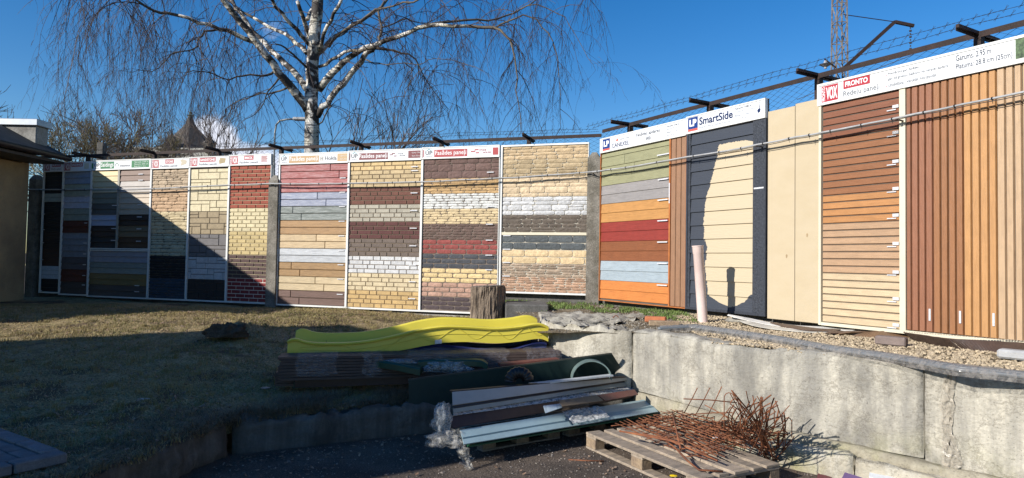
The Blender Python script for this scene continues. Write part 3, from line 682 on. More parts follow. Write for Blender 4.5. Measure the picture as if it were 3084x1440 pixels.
part('label_tag', MB().box(w-.17, w-.03, -.033, -.0305, h*.585, h*.585+.018), TAGW, t)
# --- 13 plain beige sheets
t = thing('facade_sample_board', 'two plain beige sheets side by side right of the dark lap board', 'sample board', PR(uR(2314, 700)[0], 1.03), ANGR, 'facade sample boards along the fence')
u0 = uR(2314, 700)[0]; um = uR(2395.5, 700)[0]-u0; ue = uR(2472, 700)[0]-u0
BG = mat('beige_sheet', S(216, 195, 157, .66), .75, S(212, 190, 150, .66), 3, bump=.15, bscale=70, rnd=.02, stretch=(1, 1, 2))
for a_, b_, zt_ in ((0, um, 2.405), (um+.006, ue-.004, 2.425)):
    part('sheet', MB().bbox(a_, b_, -.015, .02, 0, zt_, .003), BG, t)
for x_, z_ in ((.26, .72), (.52, .95)):
    b = MB(); n = 9; vs = [(x_+.012*math.cos(6.283*k/n)*(1+.3*math.sin(k*2.3)), -.0162, z_+.022*math.sin(6.283*k/n)) for k in range(n)]; b.add(vs, [tuple(range(n))]); part('knot', b, mat('knot_stain', S(190, 160, 112), .8, rnd=0), t)
# --- 14 Fronto
uF = uR(2471, 700)[0]; uE = uR(3084, 700)[0]
t = thing('facade_sample_board', 'tall board of brown horizontal and vertical slats under the long FRONTO banner', 'sample board', PR(uF, 1.02), ANGR, 'facade sample boards along the fence')
w = uE-uF+.75; hh = 3.60-1.02+.0; bh = .23; t_w[t.name] = (w, hh, bh, .035, uF)
part('backing', MB().box(.002, w, 0, .03, 0, hh), DARKBACK, t)
xA = uR(2716, 700)[0]-uF; xB = uR(2730, 700)[0]-uF
ft = MB(); zt0 = hh-bh-.004
ft.box(0, .028, -.034, .034, 0, zt0).box(.0285, w, -.030, .034, -.002, .03).box(xA-.005, xB+.008, -.032, -.001, .0305, zt0)
part('frame', ft, CREAMF, t)
part('banner_board', MB().bbox(-.01, w, -.038, .03, hh-bh, hh, .002), BANNER, t)
part('banner_frame', MB().box(-.012, w, -.046, -.0385, hh-.022, hh+.002).box(-.012, w, -.046, -.0385, hh-bh-.002, hh-bh+.02).box(-.012, .012, -.046, -.0385, hh-bh+.0205, hh-.0225), WHITE, t)
# banner content measured in metres along the board
def FU(cx): return (uR(2440+cx*.25, 300)[0]-uF-.02)/(w-.04)
def fpl(n_, a_, b_, v0, v1, m_): plate(t, n_, FU(a_), FU(b_), v0, v1, m_, lift=.0398)
def flt(s_, a_, b_, v0, v1, m_, bo=.006, vert=False): letter(t, s_, FU(a_), FU(b_), v0, v1, m_, bo, lift=.0412, vert=vert)
fpl('logo_plate', 165, 362, .04, .94, RI); flt('FRONTO', 172, 210, .10, .88, WI, .02, True); flt('VOX', 222, 355, .14, .84, WI, .035)
fpl('heading_plate', 428, 748, .52, 1.0, RI); flt('FRONTO', 450, 722, .62, .90, WI, .03); flt('Redeļu paneļi', 428, 862, .02, .42, GI, 0)
SLT = ink('slate', (60, 70, 85))
flt('Piemērots gan fasādei,', 968, 1342, .68, .86, GI, 0); flt('gan kā griestu, balkonu vai terases apdare.', 968, 1700, .40, .60, GI, 0); flt('Uzstādīšana - Vertikāli, Horizontāli', 968, 1548, .08, .28, GI, 0)
fpl('bullet', 943, 953, .72, .77, RI); fpl('bullet', 943, 953, .14, .19, RI)
flt('Garums: 2.95 m', 1785, 2210, .62, .90, SLT, .006); flt('Platums: 28.8 cm (25cm)', 1785, 2468, .16, .48, SLT, .006)
pa, pb_ = FU(2505), FU(2505)+.35/(w-.04)
plate(t, 'product_picture', pa, pb_, .1, .98, mat('picture_foliage', S(95, 125, 75), .5, S(30, 50, 25), 30, rnd=0), lift=.0398); plate(t, 'product_picture', pa, pb_, .02, .1, ink('lightgrey', (215, 212, 205)), lift=.0398)
HC = [((218, 190, 146), 7, 'light'), ((196, 154, 112), 7, 'oak'), ((200, 134, 62), 4, 'gold'), ((158, 98, 50), 8, 'nut'), ((144, 84, 50), 5, 'mahogany')]
rh = (zt0-.032)/31; z = .031
for c_, k_, n_ in HC:
    m = woodmat('fr_'+n_, c_, .05, gr=.16)
    for r in range(k_): piece(t, 'plank', .03, xA-.006, z, z+rh, m, .014, gap=.007); z += rh
for py in (318, 318+45*0+78, 396+90*.0, 483, 565, 645, 730, 816, 896, 975):
    q = zr(2700, py+2, t)
    if 0.02 < q < zt0: stick(t, xA-.075, q-.02, .06, .03, y=-.024); stick(t, xA-.13, q-.040, .09, .010, y=-.024)
vx = [330, 357, 382, 406, 432, 459, 485, 512, 538, 567, 596, 626, 655, 686, 716, 745]
ux = [uR(2440+c*.8645, 600)[0]-uF for c in vx]; step = ux[-1]-ux[-2]
while ux[-1] < w-.02: ux.append(min(w-.002, ux[-1]+step))
ux[0] = xB+.009
VC = ['mahogany2', 'nut2', 'gold2', 'oak2']; VCc = [(158, 98, 62), (166, 106, 54), (204, 144, 72), (204, 166, 122)]
for i in range(len(ux)-1):
    k = min(3, i//4); piece(t, 'plank', ux[i], ux[i+1], .031, zt0, woodmat('fv_'+VC[k], VCc[k], .04, v=True, gr=.14), .024, gap=.007)
for i in (3, 7, 11): part('label_tag', MB().box(ux[i+1]-.035, ux[i+1]-.018, -.033, -.0305, .14, .25), TAGW, t)
print('boards done', len(bpy.data.objects))

# ================================================================== ground
def nfrac(x, y, z=0, s=1.0): return noise.noise(Vector((x*s, y*s, z)))
YL = [(-14, .6), (-2.75, .8), (-2.62, 3.95), (-2.25, 5.55), (-.95, 6.32), (.1, 6.75), (1.25, 7.0)]
def yline(x):
    for (a, b), (c, d) in zip(YL, YL[1:]):
        if x <= c: return b+(d-b)*(x-a)/(c-a)
    return YL[-1][1]
def lawnz(x, y):
    f = sm((x+3.4)/1.2); z = (.29+.42*sm((y-4.4)/6.2))*(1-f)+(.30+.40*sm((y-yline(max(x, -2.2))-.75)/4.0))*f
    z += .055*nfrac(x, y, 3, .5)*(1 if x < -2.4 else min(1, abs(y-yline(x))/1.5))+.02*nfrac(x, y, 9, 2.1)+.008*nfrac(x, y, 5, 7)
    z += .12*math.exp(-((x+3.62)**2/.09+(y-9.0)**2/.07))*(1+1.1*nfrac(x, y, 1, 7))
    if x > -.3: z += .16*sm((x+.3)/1.2)*sm((y-6.8)/1.5)
    yl_ = y-yline(x)
    return z-.07*math.exp(-max(0, yl_)/.16)*(1+1.2*nfrac(x, y, 4, 4))
g = MB()
xs_ = [-60, -30]+[i*.5 for i in range(-30, 21)]+[20, 40, 60]; ys_ = [-60, -20]+[i*.5 for i in range(-8, 31)]+[30, 90, 400, 1500]
for y in ys_:
    for x in xs_: g.v.append((x*(1 if abs(y) < 100 else 12), y, .015*nfrac(x, y, 0, .9) if abs(x) < 15 and -5 < y < 16 else 0))
nx = len(xs_)
for j in range(len(ys_)-1):
    for i in range(nx-1): g.f.append((j*nx+i, j*nx+i+1, (j+1)*nx+i+1, (j+1)*nx+i))
ASPH = mat('worn_asphalt', (.135, .105, .082), .95, (.07, .056, .046), 2.2, bump=1.0, bscale=60, rnd=0, coord='w', speck=.5, dist=.012, spec=.2)
struct('ground', g, ASPH, True)
g = MB(); cols = []
xx = -14
while xx < 1.26: cols.append(xx); xx += .11
for x in cols:
    y0 = yline(x+.12)+.08; n = 110
    for j in range(n+1):
        y = y0+(15.2-y0)*(j/n)**1.15; g.v.append((x, y, lawnz(x, y)-(.14 if j == 0 else .02 if j == 1 else 0)))
n = 111
for i in range(len(cols)-1):
    for j in range(n-1): g.f.append((i*n+j, (i+1)*n+j, (i+1)*n+j+1, i*n+j+1))
m = bpy.data.materials.new('trampled_lawn'); m.use_nodes = True; N, Lk = m.node_tree.nodes, m.node_tree.links; P = N['Principled BSDF']; P.inputs['Roughness'].default_value = .95; P.inputs['Specular IOR Level'].default_value = .1
ge = N.new('ShaderNodeNewGeometry')
def nzz(sc, lo, hi, det=7):
    q = N.new('ShaderNodeTexNoise'); q.inputs['Scale'].default_value = sc; q.inputs['Detail'].default_value = det; Lk.new(ge.outputs['Position'], q.inputs['Vector'])
    r = N.new('ShaderNodeMapRange'); r.inputs[1].default_value = lo; r.inputs[2].default_value = hi; Lk.new(q.outputs['Fac'], r.inputs[0]); return r.outputs[0], q.outputs['Fac']
def mxx(f, a, b):
    q = N.new('ShaderNodeMixRGB'); Lk.new(f, q.inputs[0])
    for i, v in ((1, a), (2, b)):
        if isinstance(v, tuple): q.inputs[i].default_value = (*v, 1)
        else: Lk.new(v, q.inputs[i])
    return q.outputs[0]
a_, _ = nzz(.9, .38, .62); b_, _ = nzz(7, .35, .65); c_, cf = nzz(48, .35, .7)
q1 = mxx(a_, (.38, .27, .145), (.30, .26, .11)); q2 = mxx(b_, q1, (.52, .40, .22)); q3 = mxx(c_, q2, (.10, .075, .045)); mu, _ = nzz(1.7, .54, .62); q3 = mxx(mu, q3, (.13, .095, .06))
Lk.new(q3, P.inputs['Base Color']); bp = N.new('ShaderNodeBump'); bp.inputs['Strength'].default_value = 1; bp.inputs['Distance'].default_value = .03; Lk.new(cf, bp.inputs['Height']); Lk.new(bp.outputs[0], P.inputs['Normal'])
struct('lawn', g, m, True)

# raised ledge behind the retaining wall
FRT = [(.30, 7.22), (1.24, 6.93), (1.96, 5.96), (2.66, 5.35), (3.42, 4.46), (4.4, 3.32), (5.4, 2.15)]
BCK = [(-.15, 11.35), (1.55, 10.95), (2.35, 9.35), (3.2, 7.9), (4.15, 6.3), (5.15, 4.6), (6.2, 2.8)]
def lerpl(Lp, t):
    t = max(0, min(.99999, t))*(len(Lp)-1); i = int(t); f = t-i; return (Lp[i][0]*(1-f)+Lp[i+1][0]*f, Lp[i][1]*(1-f)+Lp[i+1][1]*f)
def ledge(s, t):
    a, b = lerpl(FRT, s), lerpl(BCK, s); x, y = a[0]*(1-t)+b[0]*t, a[1]*(1-t)+b[1]*t
    z = .925+.05*t+.025*nfrac(x, y, 2, 1.3)+.012*nfrac(x, y, 2, 5)
    if s < .18: z -= .05*(1-t)*(1-s/.18)
    return Vector((x, y, z))
g = MB(); ns, nt = 120, 30
for i in range(ns+1):
    for j in range(nt+1):
        p = ledge(i/ns, j/nt); g.v.append(tuple(p))
for i in range(ns):
    for j in range(nt): g.f.append((i*(nt+1)+j, (i+1)*(nt+1)+j, (i+1)*(nt+1)+j+1, i*(nt+1)+j+1))
struct('gravel_ledge', g, mat('ledge_soil', (.26, .21, .14), .95, (.12, .09, .055), 5, bump=1, bscale=50, rnd=0, coord='w', speck=.35, dist=.02, spec=.2), True)

# ------------------------------------------------------------------ rough slabs
def slab(pts, z0f, z1f, thick_, name, m, par, seed=0, amp=.012, nx=None, nz_=10, topamp=.02, lean=0, topn=4, label=None):
    """wall slab following a plan polyline (front face), noisy face and top"""
    P_ = [Vector((x, y, 0)) for x, y in pts]; Ls = [(P_[i+1]-P_[i]).length for i in range(len(P_)-1)]; tot = sum(Ls)
    nx = nx or max(8, int(tot/.05)); b = MB()
    rowsn = nz_+1+topn
    for i in range(nx+1):
        d = tot*i/nx; k = 0
        while k < len(Ls)-1 and d > Ls[k]: d -= Ls[k]; k += 1
        p = P_[k].lerp(P_[k+1], min(1, d/Ls[k])); t = (P_[k+1]-P_[k]).normalized(); n = Vector((t.y, -t.x, 0))
        s = i/nx; thick = thick_(s) if callable(thick_) else thick_; z0, z1 = z0f(s), z1f(s)
        edge = .012*(math.exp(-i/1.0)+math.exp(-(nx-i)/1.0))
        for j in range(nz_+1):
            f = j/nz_; z = z0+(z1-z0)*f
            q = p+n*(amp*(nfrac(p.x*3+seed, p.y*3, z*4)+.6*nfrac(p.x*11+seed, p.y*11, z*12)) - edge - (.016 if j == nz_ else .008 if j == 0 else 0) + lean*(1-f)); q.z = z
            if j == nz_: q.z += topamp*nfrac(p.x*7+seed, p.y*7, 5)
            b.v.append(tuple(q))
        for j in range(1, topn+1):
            q = p-n*(thick*j/topn); q.z = z1+topamp*(nfrac(q.x*6+seed, q.y*6, 5)+.5*nfrac(q.x*20, q.y*20, 7)); b.v.append(tuple(q))
    for i in range(nx):
        for j in range(rowsn-1): b.f.append((i*rowsn+j, (i+1)*rowsn+j, (i+1)*rowsn+j+1, i*rowsn+j+1))
    b.f.append(tuple(range(rowsn))); b.f.append(tuple(nx*rowsn+k for k in range(rowsn-1, -1, -1)))
    return part(name, b, m, par, True, label=label)
t = thing('retaining_wall', 'stained pale concrete retaining wall of big blocks holding up the gravel ledge at right', 'retaining wall')
def pline(Lp, s0, s1, n=6): return [lerpl(Lp, s0+(s1-s0)*k/n) for k in range(n+1)]
slab([(1.262, 6.90), (1.96, 5.93), (2.66, 5.32), (3.028, 4.902)], lambda s: .335-.085*sm(s*1.1), lambda s: .94+.012*math.sin(s*9), .24, 'concrete_block', WALLC, t, 1, .016, nz_=14, topamp=.03)
slab([(3.034, 4.892), (3.42, 4.44), (4.4, 3.30), (5.4, 2.13)], lambda s: .235, lambda s: .945, .24, 'concrete_block', WALLC, t, 2, .012, nz_=14, topamp=.018)
slab([(1.27, 6.86), (1.94, 5.86), (2.64, 5.25), (3.40, 4.37), (5.35, 2.05)], lambda s: -.02, lambda s: .325-.09*sm(s*2.1), .2, 'mortar_course', MORT, t, 3, .03, nz_=8, topamp=.01)
slab([(1.95, 5.78), (2.62, 5.12)], lambda s: -.02, lambda s: .15+.05*sm(s*1.5), .12, 'footing', FOOTC, t, 4, .02, nz_=6, topamp=.03)
slab([(2.63, 5.10), (3.34, 4.24), (4.3, 3.1)], lambda s: -.02, lambda s: .19-.05*s, .12, 'footing', FOOTC, t, 5, .02, nz_=6, topamp=.03)
slab([(.36, 8.9), (.36, 7.95), (.44, 7.46), (.82, 7.12), (1.25, 6.905)], lambda s: .35, lambda s: .958-.02*s, lambda s: .3+1.3*(1-s), 'rubble_block', stained('pitted_rubble_concrete', (.48, .45, .38), (.27, .24, .19), (.56, .52, .43), True), t, 7, .04, nz_=12, topamp=.06, topn=36)
for (px, py, sz) in ((1655, 928, .05), (1855, 962, .045)):
    p = atz(px, py, .93); b = MB(); b.tube([p+Vector((sz*math.cos(a), 0, -.02+sz*1.5*math.sin(a))) for a in [math.pi*k/8 for k in range(9)]], .006, 6); part('lifting_loop', b, REBAR, t)
# film strip hanging down the wall
def drape(name, label, pts, wds, m=FILM, seed=0, cat='plastic film', amp=.02, n=9):
    b = MB(); K = 5
    fine = []
    for i in range(len(pts)-1):
        for k in range(K): fine.append((Vector(pts[i]).lerp(Vector(pts[i+1]), k/K), Vector(wds[i]).lerp(Vector(wds[i+1]), k/K)))
    fine.append((Vector(pts[-1]), wds[-1]))
    for i, (p, wv) in enumerate(fine):
        for j in range(n):
            f = j/(n-1)-.5
            q = p+Vector(wv)*f+Vector((nfrac(i*.7, j*.9, seed), nfrac(i*.7, j*.9, seed+3), nfrac(i*.7, j*.9, seed+7)))*amp*1.6
            b.v.append(tuple(q))
    for i in range(len(fine)-1):
        for j in range(n-1): b.f.append((i*n+j, i*n+j+1, (i+1)*n+j+1, (i+1)*n+j))
    return solo(name, b, m, label, cat, smooth=True)
def rwp(px, py, out=.03):     # a point on the face of the retaining wall
    best = None
    a, b_ = (2.66, 5.32), (5.4, 2.13)
    if px < 2400: a, b_ = (1.262, 6.90), (2.4, 5.55)
    s = (b_[1]-a[1])/(b_[0]-a[0]); return atw(px, py, a[1]-s*a[0]-out, s)
drape('hanging_film', 'twisted strip of clear film hanging down the face of the retaining wall', [rwp(2862, 1118), rwp(2852, 1200), rwp(2850, 1290), rwp(2862, 1360), rwp(2868, 1385), rwp(2856, 1440)], [(.05, -.05, 0), (.06, -.06, 0), (.05, -.05, 0), (.07, -.07, 0), (.09, -.09, 0), (.05, -.05, 0)], film('dirty_film', (.36, .32, .26), .6, .25), 3, amp=.012)

# low kerb wall of the lawn
t = thing('kerb_wall', 'low dark mossy concrete wall holding the lawn above the asphalt', 'low wall')
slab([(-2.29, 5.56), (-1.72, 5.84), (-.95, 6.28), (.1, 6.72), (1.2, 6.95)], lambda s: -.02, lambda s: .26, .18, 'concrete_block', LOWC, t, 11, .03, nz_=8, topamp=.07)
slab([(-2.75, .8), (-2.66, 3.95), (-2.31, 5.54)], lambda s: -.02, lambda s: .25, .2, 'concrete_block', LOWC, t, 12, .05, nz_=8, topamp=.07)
# paved corner bottom left
t = thing('paved_path', 'grey paving slabs edged by a kerb at the lower left of the lawn', 'paving')
PV = mat('grey_paver', (.19, .19, .20), .9, (.12, .12, .125), 6, bump=.5, bscale=60, rnd=.14, speck=.15)
o_ = atz(178, 1361, .36); d1 = (atz(45, 1312, .36)-o_).normalized(); d2 = Vector((-d1.y, d1.x, 0))
if d2.y > 0: d2 = -d2
M_ = Matrix(((d1.x, d2.x, 0, o_.x), (d1.y, d2.y, 0, o_.y), (0, 0, 1, .33), (0, 0, 0, 1)))
for i in range(5): part('kerb_stone', MB().bbox(i*.4, i*.4+.385, 0, .10, -.02, .05, .008, M_), PV, t)
for i in range(9): part('kerb_stone', MB().bbox(-.12, 0-.008, .10+i*.3-.1, .10+i*.3+.19, -.02, .045, .008, M_), PV, t)
for i in range(9):
    for j in range(9): part('paver', MB().bbox(.01+i*.21, .01+i*.21+.2, .11+j*.105, .11+j*.105+.098, -.02, .035+.006*random.random(), .005, M_), PV, t)
t.location.z = 0

# ------------------------------------------------------------------ fences
def fence_run(side, u0, u1, posts, PF, label, label2, postz, ztop, arms, armlab=None):
    rz = ANGL if side == 'L' else ANGR
    t = thing('concrete_fence', label, 'fence', PF(u0), rz, 'concrete fence runs')
    for k, u in enumerate(posts):
        x = u-u0; zb = .5 if side == 'L' else .8
        b = MB(); w2 = .105; h_ = postz[k]
        b.add([(x-w2, -.07, zb), (x+w2, -.07, zb), (x+w2, .14, zb), (x-w2, .14, zb), (x-w2*.95, -.07, h_-.1), (x+w2*.95, -.07, h_-.1), (x+w2*.95, .14, h_-.1), (x-w2*.95, .14, h_-.1), (x-.035, -.02, h_), (x+.035, -.02, h_), (x+.035, .09, h_), (x-.035, .09, h_)],
              [(3, 2, 1, 0)]+[(a, (a+1) % 4, (a+1) % 4+4, a+4) for a in range(4)]+[(a+4, (a+1) % 4+4, (a+1) % 4+8, a+8) for a in range(4)]+[(8, 9, 10, 11)])
        part('post', b, mat('mossy_post_concrete', (.22, .20, .17), .92, (.10, .09, .07), 5, bump=1, bscale=40, rnd=.05, coord='w', speck=.3), t)
    L0 = u1-u0
    q = [0]+[p-u0 for p in posts if .3 < p-u0 < u1-u0-.3]+[u1-u0]
    for a, c in zip(q, q[1:]):
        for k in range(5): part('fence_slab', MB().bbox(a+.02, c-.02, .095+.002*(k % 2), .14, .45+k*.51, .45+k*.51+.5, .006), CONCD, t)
    if side == 'L': part('plinth', MB().bbox(7.6-0, L0-.15, -.03, .09, .45, .705, .01), CONC, t)
    # mesh fence on top
    t = thing('chain_link_fence', label2, 'wire fence', PF(u0), rz, 'rusty wire fence runs with barbed wire')
    L = u1-u0; y = .13; zt = ztop
    part('rail', MB().box(0, L, y-.02, y+.02, zt-.02, zt+.02).box(0, L, y-.022, y-.018, zt-.036, zt-.021), RUST, t)
    part('rail', MB().box(0, L, y-.02, y+.02, 3.06, 3.10), RUST, t)
    for u in arms:
        x = u-u0; part('post', MB().box(x-.03, x+.03, y-.025, y+.045, 2.9, zt-.022), RUST, t)
        part('arm', MB().box(x-.014, x+.014, y-.36, y+.36, zt-.006, zt+.024).box(x-.014, x-.010, y-.36, y+.36, zt-.032, zt-.007), RUST, t)
    for yy, zo, sd in ((-.34, .045, 1), (-.22, .035, 2)):
        b = MB()
        for ph in (0, math.pi):
            pts = []; nseg = int(L/.04)
            for i in range(nseg+1):
                x = L*i/nseg; near = min(abs((u-u0)-x) for u in arms); sag = .02*math.sin(min(1, near/.8)*math.pi/2)*math.sin(sd+x)
                pts.append((x, y+yy+.003*math.cos(x*70+ph)+.01*nfrac(x, sd), zt+zo-sag+.003*math.sin(x*70+ph)+.014*nfrac(x*1.5, sd*9)))
            b.tube(pts, .0019, 3, False)
        for i in range(int(L/.115)):
            x = .05+i*.115; z = zt+zo+.014*nfrac(x*1.5, sd*9); yb_ = y+yy+.01*nfrac(x, sd)
            for s_ in (-1, 1): b.tube([(x-.02*s_, yb_-.012, z-.024*s_), (x+.02*s_, yb_+.012, z+.024*s_)], .0017, 3, False)
        part('barbed_wire', b, WIREG, t)
    b = MB(); pit = .062; n = int(L/pit); zb = 3.10; rows = int((zt-zb)/pit*1.0)
    for i in range(n+1):
        pts = []
        for k in range(rows*2+1): pts.append((i*pit+(pit/2 if (k+i) % 2 else -pit/2)+.004*nfrac(i, k, 2), y+(.004 if (k+i) % 2 else -.004), zb+k*(zt-zb)/(rows*2)))
        b.tube(pts, .0030, 3, False)
    o = part('wire_mesh', b, WIREG, t, kind='stuff')
uLp = lambda px: (atw(px, 440, LA+.25, LB).x)*KL
uRp = lambda px: (atw(px, 300, RA+.5, RB).x)*KR
xL0 = uL(100, 700)[0]
fence_run('L', uL(92, 700)[0], 1.38*KL, [uL(112, 700)[0]-.1, uL(826, 700)[0], 1.30*KL], PL, 'long concrete slab fence behind the left row of sample boards',
          'rusty rail with mesh and barbed wire above the left boards', [3.3, 3.16, 3.4], 3.70, [uLp(x) for x in (272, 470, 662, 848, 1085, 1325, 1585)])
fence_run('R', 1.30*KR+.05, 5.6*KR, [], PR, 'concrete slab fence behind the right row of boards',
          'rusty rail with mesh and barbed wire above the right boards', [], 3.755, [uRp(x) for x in (1862, 2085, 2384, 2817, 3150)])
# wall-mounted cable
ptsL = [(60, 570), (180, 570.5), (271, 570.5), (445, 568.8), (566, 562.9), (687, 557), (808, 552.8), (943, 553.2), (1050, 551.8), (1165, 549.4), (1269, 547), (1384, 542), (1502, 536.4), (1625, 529), (1770, 518.6)]
ptsR = [(1830, 511), (1896, 503), (2071, 472), (2187, 454.6), (2280, 436), (2397, 412.7), (2480, 398), (2619, 371), (2760, 343), (2900, 314), (3084, 277)]
cp = [atw(x, y, LA-.125*KL, LB) for x, y in ptsL]+[atw(x, y, RA-.125*KR, RB) for x, y in ptsR]
cp.append(cp[-1]+(cp[-1]-cp[-2])*1.2)
t = thing('wall_cable', 'grey cable conduit strung across all the boards at head height', 'cable')
fine = []
for i in range(len(cp)-1):
    for k in range(6):
        q = cp[i].lerp(cp[i+1], k/6); fine.append(q+Vector((0, 0, .006*nfrac(q.x*2, q.y*2, 4)-.004*math.sin(k/6*math.pi))))
part('conduit', MB().tube(fine, .0105, 8), CABLE, t, True)
part('thin_wire', MB().tube([q+Vector((0, 0, -.019+.012*nfrac(q.x*3, q.y*3, 8))) for q in fine], .004, 5), mat('dark_wire', (.05, .05, .05), .5, rnd=0), t, True)
for i in range(3, len(fine)-2, 4):
    q = fine[i]; d = (fine[i+1]-fine[i]).normalized(); part('cable_tie', MB().tube([q-d*.005, q+d*.005], .0165, 8).tube([q+Vector((0, 0, -.016)), q+Vector((.004, 0, -.045))], .0022, 4), BLACK, t)
for (u, PF) in ((uL(95, 700)[0], PL), (uL(826, 700)[0], PL), (1.30*KL, PL), (uR(2300, 700)[0], PR), (uR(2725, 700)[0], PR)):
    zz_ = min(fine, key=lambda q: (q-PF(u, q.z, .12)).length); part('bracket', MB().beam(PF(u, zz_.z-.018, .02), PF(u, zz_.z-.018, .14), .02, .008), RUST, t)

# ------------------------------------------------------------------ buildings
OCH = mat('ochre_render', (.42, .31, .17), .9, (.27, .20, .12), 1.6, bump=.6, bscale=40, rnd=0, coord='w', speck=.15)
ROOF = mat('dark_roofing_felt', (.028, .028, .027), .85, (.05, .052, .045), 3, bump=.5, bscale=25, rnd=0, coord='w', speck=.3)
GUT = mat('dark_brown_gutter', (.03, .018, .014), .5, rnd=0)
t = thing('outbuilding', 'low ochre rendered outbuilding with dark roof and plastered chimney at the left edge', 'building')
y0, y1 = 7.35, 13.42
part('wall', MB().box(-15.5, -9.78, y0+.4, y1-.05, 0, 3.42), OCH, t)
rf = MB(); e, rdg, ze, zr_ = -9.08, -12.6, 3.63, 5.45
rf.add([(e, y0, ze), (e, y1, ze), (rdg, y1, zr_), (rdg, y0, zr_), (-16.2, y0, ze), (-16.2, y1, ze), (e, y0, ze-.1), (e, y1, ze-.1), (rdg, y1, zr_-.1), (rdg, y0, zr_-.1), (-16.2, y0, ze-.1), (-16.2, y1, ze-.1)],
       [(0, 1, 2, 3), (3, 2, 5, 4), (7, 6, 9, 8), (8, 9, 10, 11), (0, 6, 7, 1), (4, 5, 11, 10), (0, 3, 9, 6), (3, 4, 10, 9), (1, 7, 8, 2), (2, 8, 11, 5)])
roof_ = part('roof', rf, ROOF, t)
part('gable', MB().prism([(-15.5, 3.42), (-9.78, 3.42), (-9.78, 3.7), (-12.6, 5.3), (-15.5, 3.75)], y1-.25, y1-.06).prism([(-15.5, 3.42), (-9.78, 3.42), (-9.78, 3.7), (-12.6, 5.3), (-15.5, 3.75)], y0+.42, y0+.6), OCH, t)
part('soffit', MB().box(-9.78, -9.1, y0+.1, y1-.02, 3.44, 3.49), GUT, t)
gp = []
for sgn in range(9): a = math.pi*sgn/8; gp.append((.07*math.cos(a), -.07*math.sin(a)))
b = MB()
for k in range(8):
    b.add([(-9.01+gp[k][0], y0, 3.57+gp[k][1]), (-9.01+gp[k+1][0], y0, 3.57+gp[k+1][1]), (-9.01+gp[k+1][0], y1, 3.57+gp[k+1][1]), (-9.01+gp[k][0], y1, 3.57+gp[k][1])], [(0, 1, 2, 3)])
part('gutter', b, GUT, t, True)
PLS = mat('grey_chimney_render', (.30, .29, .26), .9, (.18, .17, .15), 2.5, bump=.7, bscale=18, rnd=0, coord='w', speck=.2)
ch = part('chimney', MB().bbox(-10.75, -9.39, 13.0, 13.34, 3.6, 4.14, .02), PLS, roof_)
part('chimney_cap', MB().bbox(-10.8, -9.35, 12.95, 13.39, 4.14, 4.27, .01), mat('zinc_cap', (.42, .45, .48), .4, (.33, .36, .40), 3, metal=.6, rnd=0), roof_)
# the taller neighbour whose shadow falls over the yard
C_, K_ = Vector((-7.1, .72, 0)), Vector((-8.91, 5.19, 0)); ax = Vector((-.926, -.377, 0))*8
t = thing('storage_building', 'rendered storage building with mono pitch roof standing left of the yard', 'building')
zc, zk = 5.0, 4.42
def wallbox(A, B, zA, zB, z0=0):
    b = MB(); A2, B2 = A+ax, B+ax
    vs = [A, B, B2, A2]; b.add([(v.x, v.y, z0) for v in vs]+[(A.x, A.y, zA), (B.x, B.y, zB), (B2.x, B2.y, zB), (A2.x, A2.y, zA)], [(3, 2, 1, 0), (0, 1, 5, 4), (1, 2, 6, 5), (2, 3, 7, 6), (3, 0, 4, 7), (4, 5, 6, 7)]); return b
ins = (K_-C_).normalized()*.12; bi = ax.normalized()*.12
part('wall', wallbox(C_+ins+bi, K_-ins+bi, zc-.13, zk-.13), OCH, t)
part('roof', wallbox(C_, K_, zc, zk, 4.4-.0), ROOF, t) if False else None
b = MB(); A2, B2 = C_+ax, K_+ax
b.add([(p.x, p.y, z-.12) for p, z in ((C_, zc), (K_, zk), (B2, zk), (A2, zc))]+[(p.x, p.y, z) for p, z in ((C_, zc), (K_, zk), (B2, zk), (A2, zc))], [(3, 2, 1, 0), (0, 1, 5, 4), (1, 2, 6, 5), (2, 3, 7, 6), (3, 0, 4, 7), (4, 5, 6, 7)])
part('roof', b, ROOF, t)
# steep roofed house far behind
t = thing('distant_house', 'distant house with steep bell shaped dark roof and small turrets behind the fence', 'house')
D = 62.0; k = D/FPX; cx = aty(572, 400, D).x
def zh(py): return aty(572, py, D).z
TIL = mat('brown_roof_tiles', (.10, .078, .065), .8, (.05, .05, .045), 1.2, bump=.8, bscale=6, rnd=0, coord='w', speck=.3)
part('wall', MB().box(cx-3.6, cx+3.6, D-3.2, D+3.2, 0, zh(462)), mat('house_plaster', (.42, .40, .36), .9, rnd=0), t)
prof = [(3.6, 468), (3.0, 456), (2.2, 438), (1.6, 418), (.78, 390), (.4, 373), (.2, 352)]
def rev(prof, cx_, cy_, n=8, rot=0.4):
    b = MB()
    for r, py in prof:
        for q in range(n): a = rot+2*math.pi*q/n; b.v.append((cx_+r*math.cos(a), cy_+r*math.sin(a), zh(py)))
    for i in range(len(prof)-1):
        for q in range(n): b.f.append((i*n+q, i*n+(q+1) % n, (i+1)*n+(q+1) % n, (i+1)*n+q))
    b.f.append(tuple((len(prof)-1)*n+q for q in range(n))); return b
part('roof', rev(prof, cx, D, 8), TIL, t)
part('finial', rev([(.25, 372), (.30, 362), (.16, 360), (.2, 350), (.34, 348), (.12, 345), (.16, 338), (.05, 336), (.03, 326)], cx, D, 8), mat('green_copper', (.16, .2, .17), .7, rnd=0), t)
for px, py in ((518, 448), (632, 452)):
    x = aty(px, py, D-3).x; q = part('turret', MB().box(x-.3, x+.3, D-3.6, D-2.6, zh(475), zh(py-4)), TIL, t)
    part('turret_roof', rev([(.62, py-4), (.3, py-14), (.05, py-30)], x, D-3.1, 6), TIL, t)

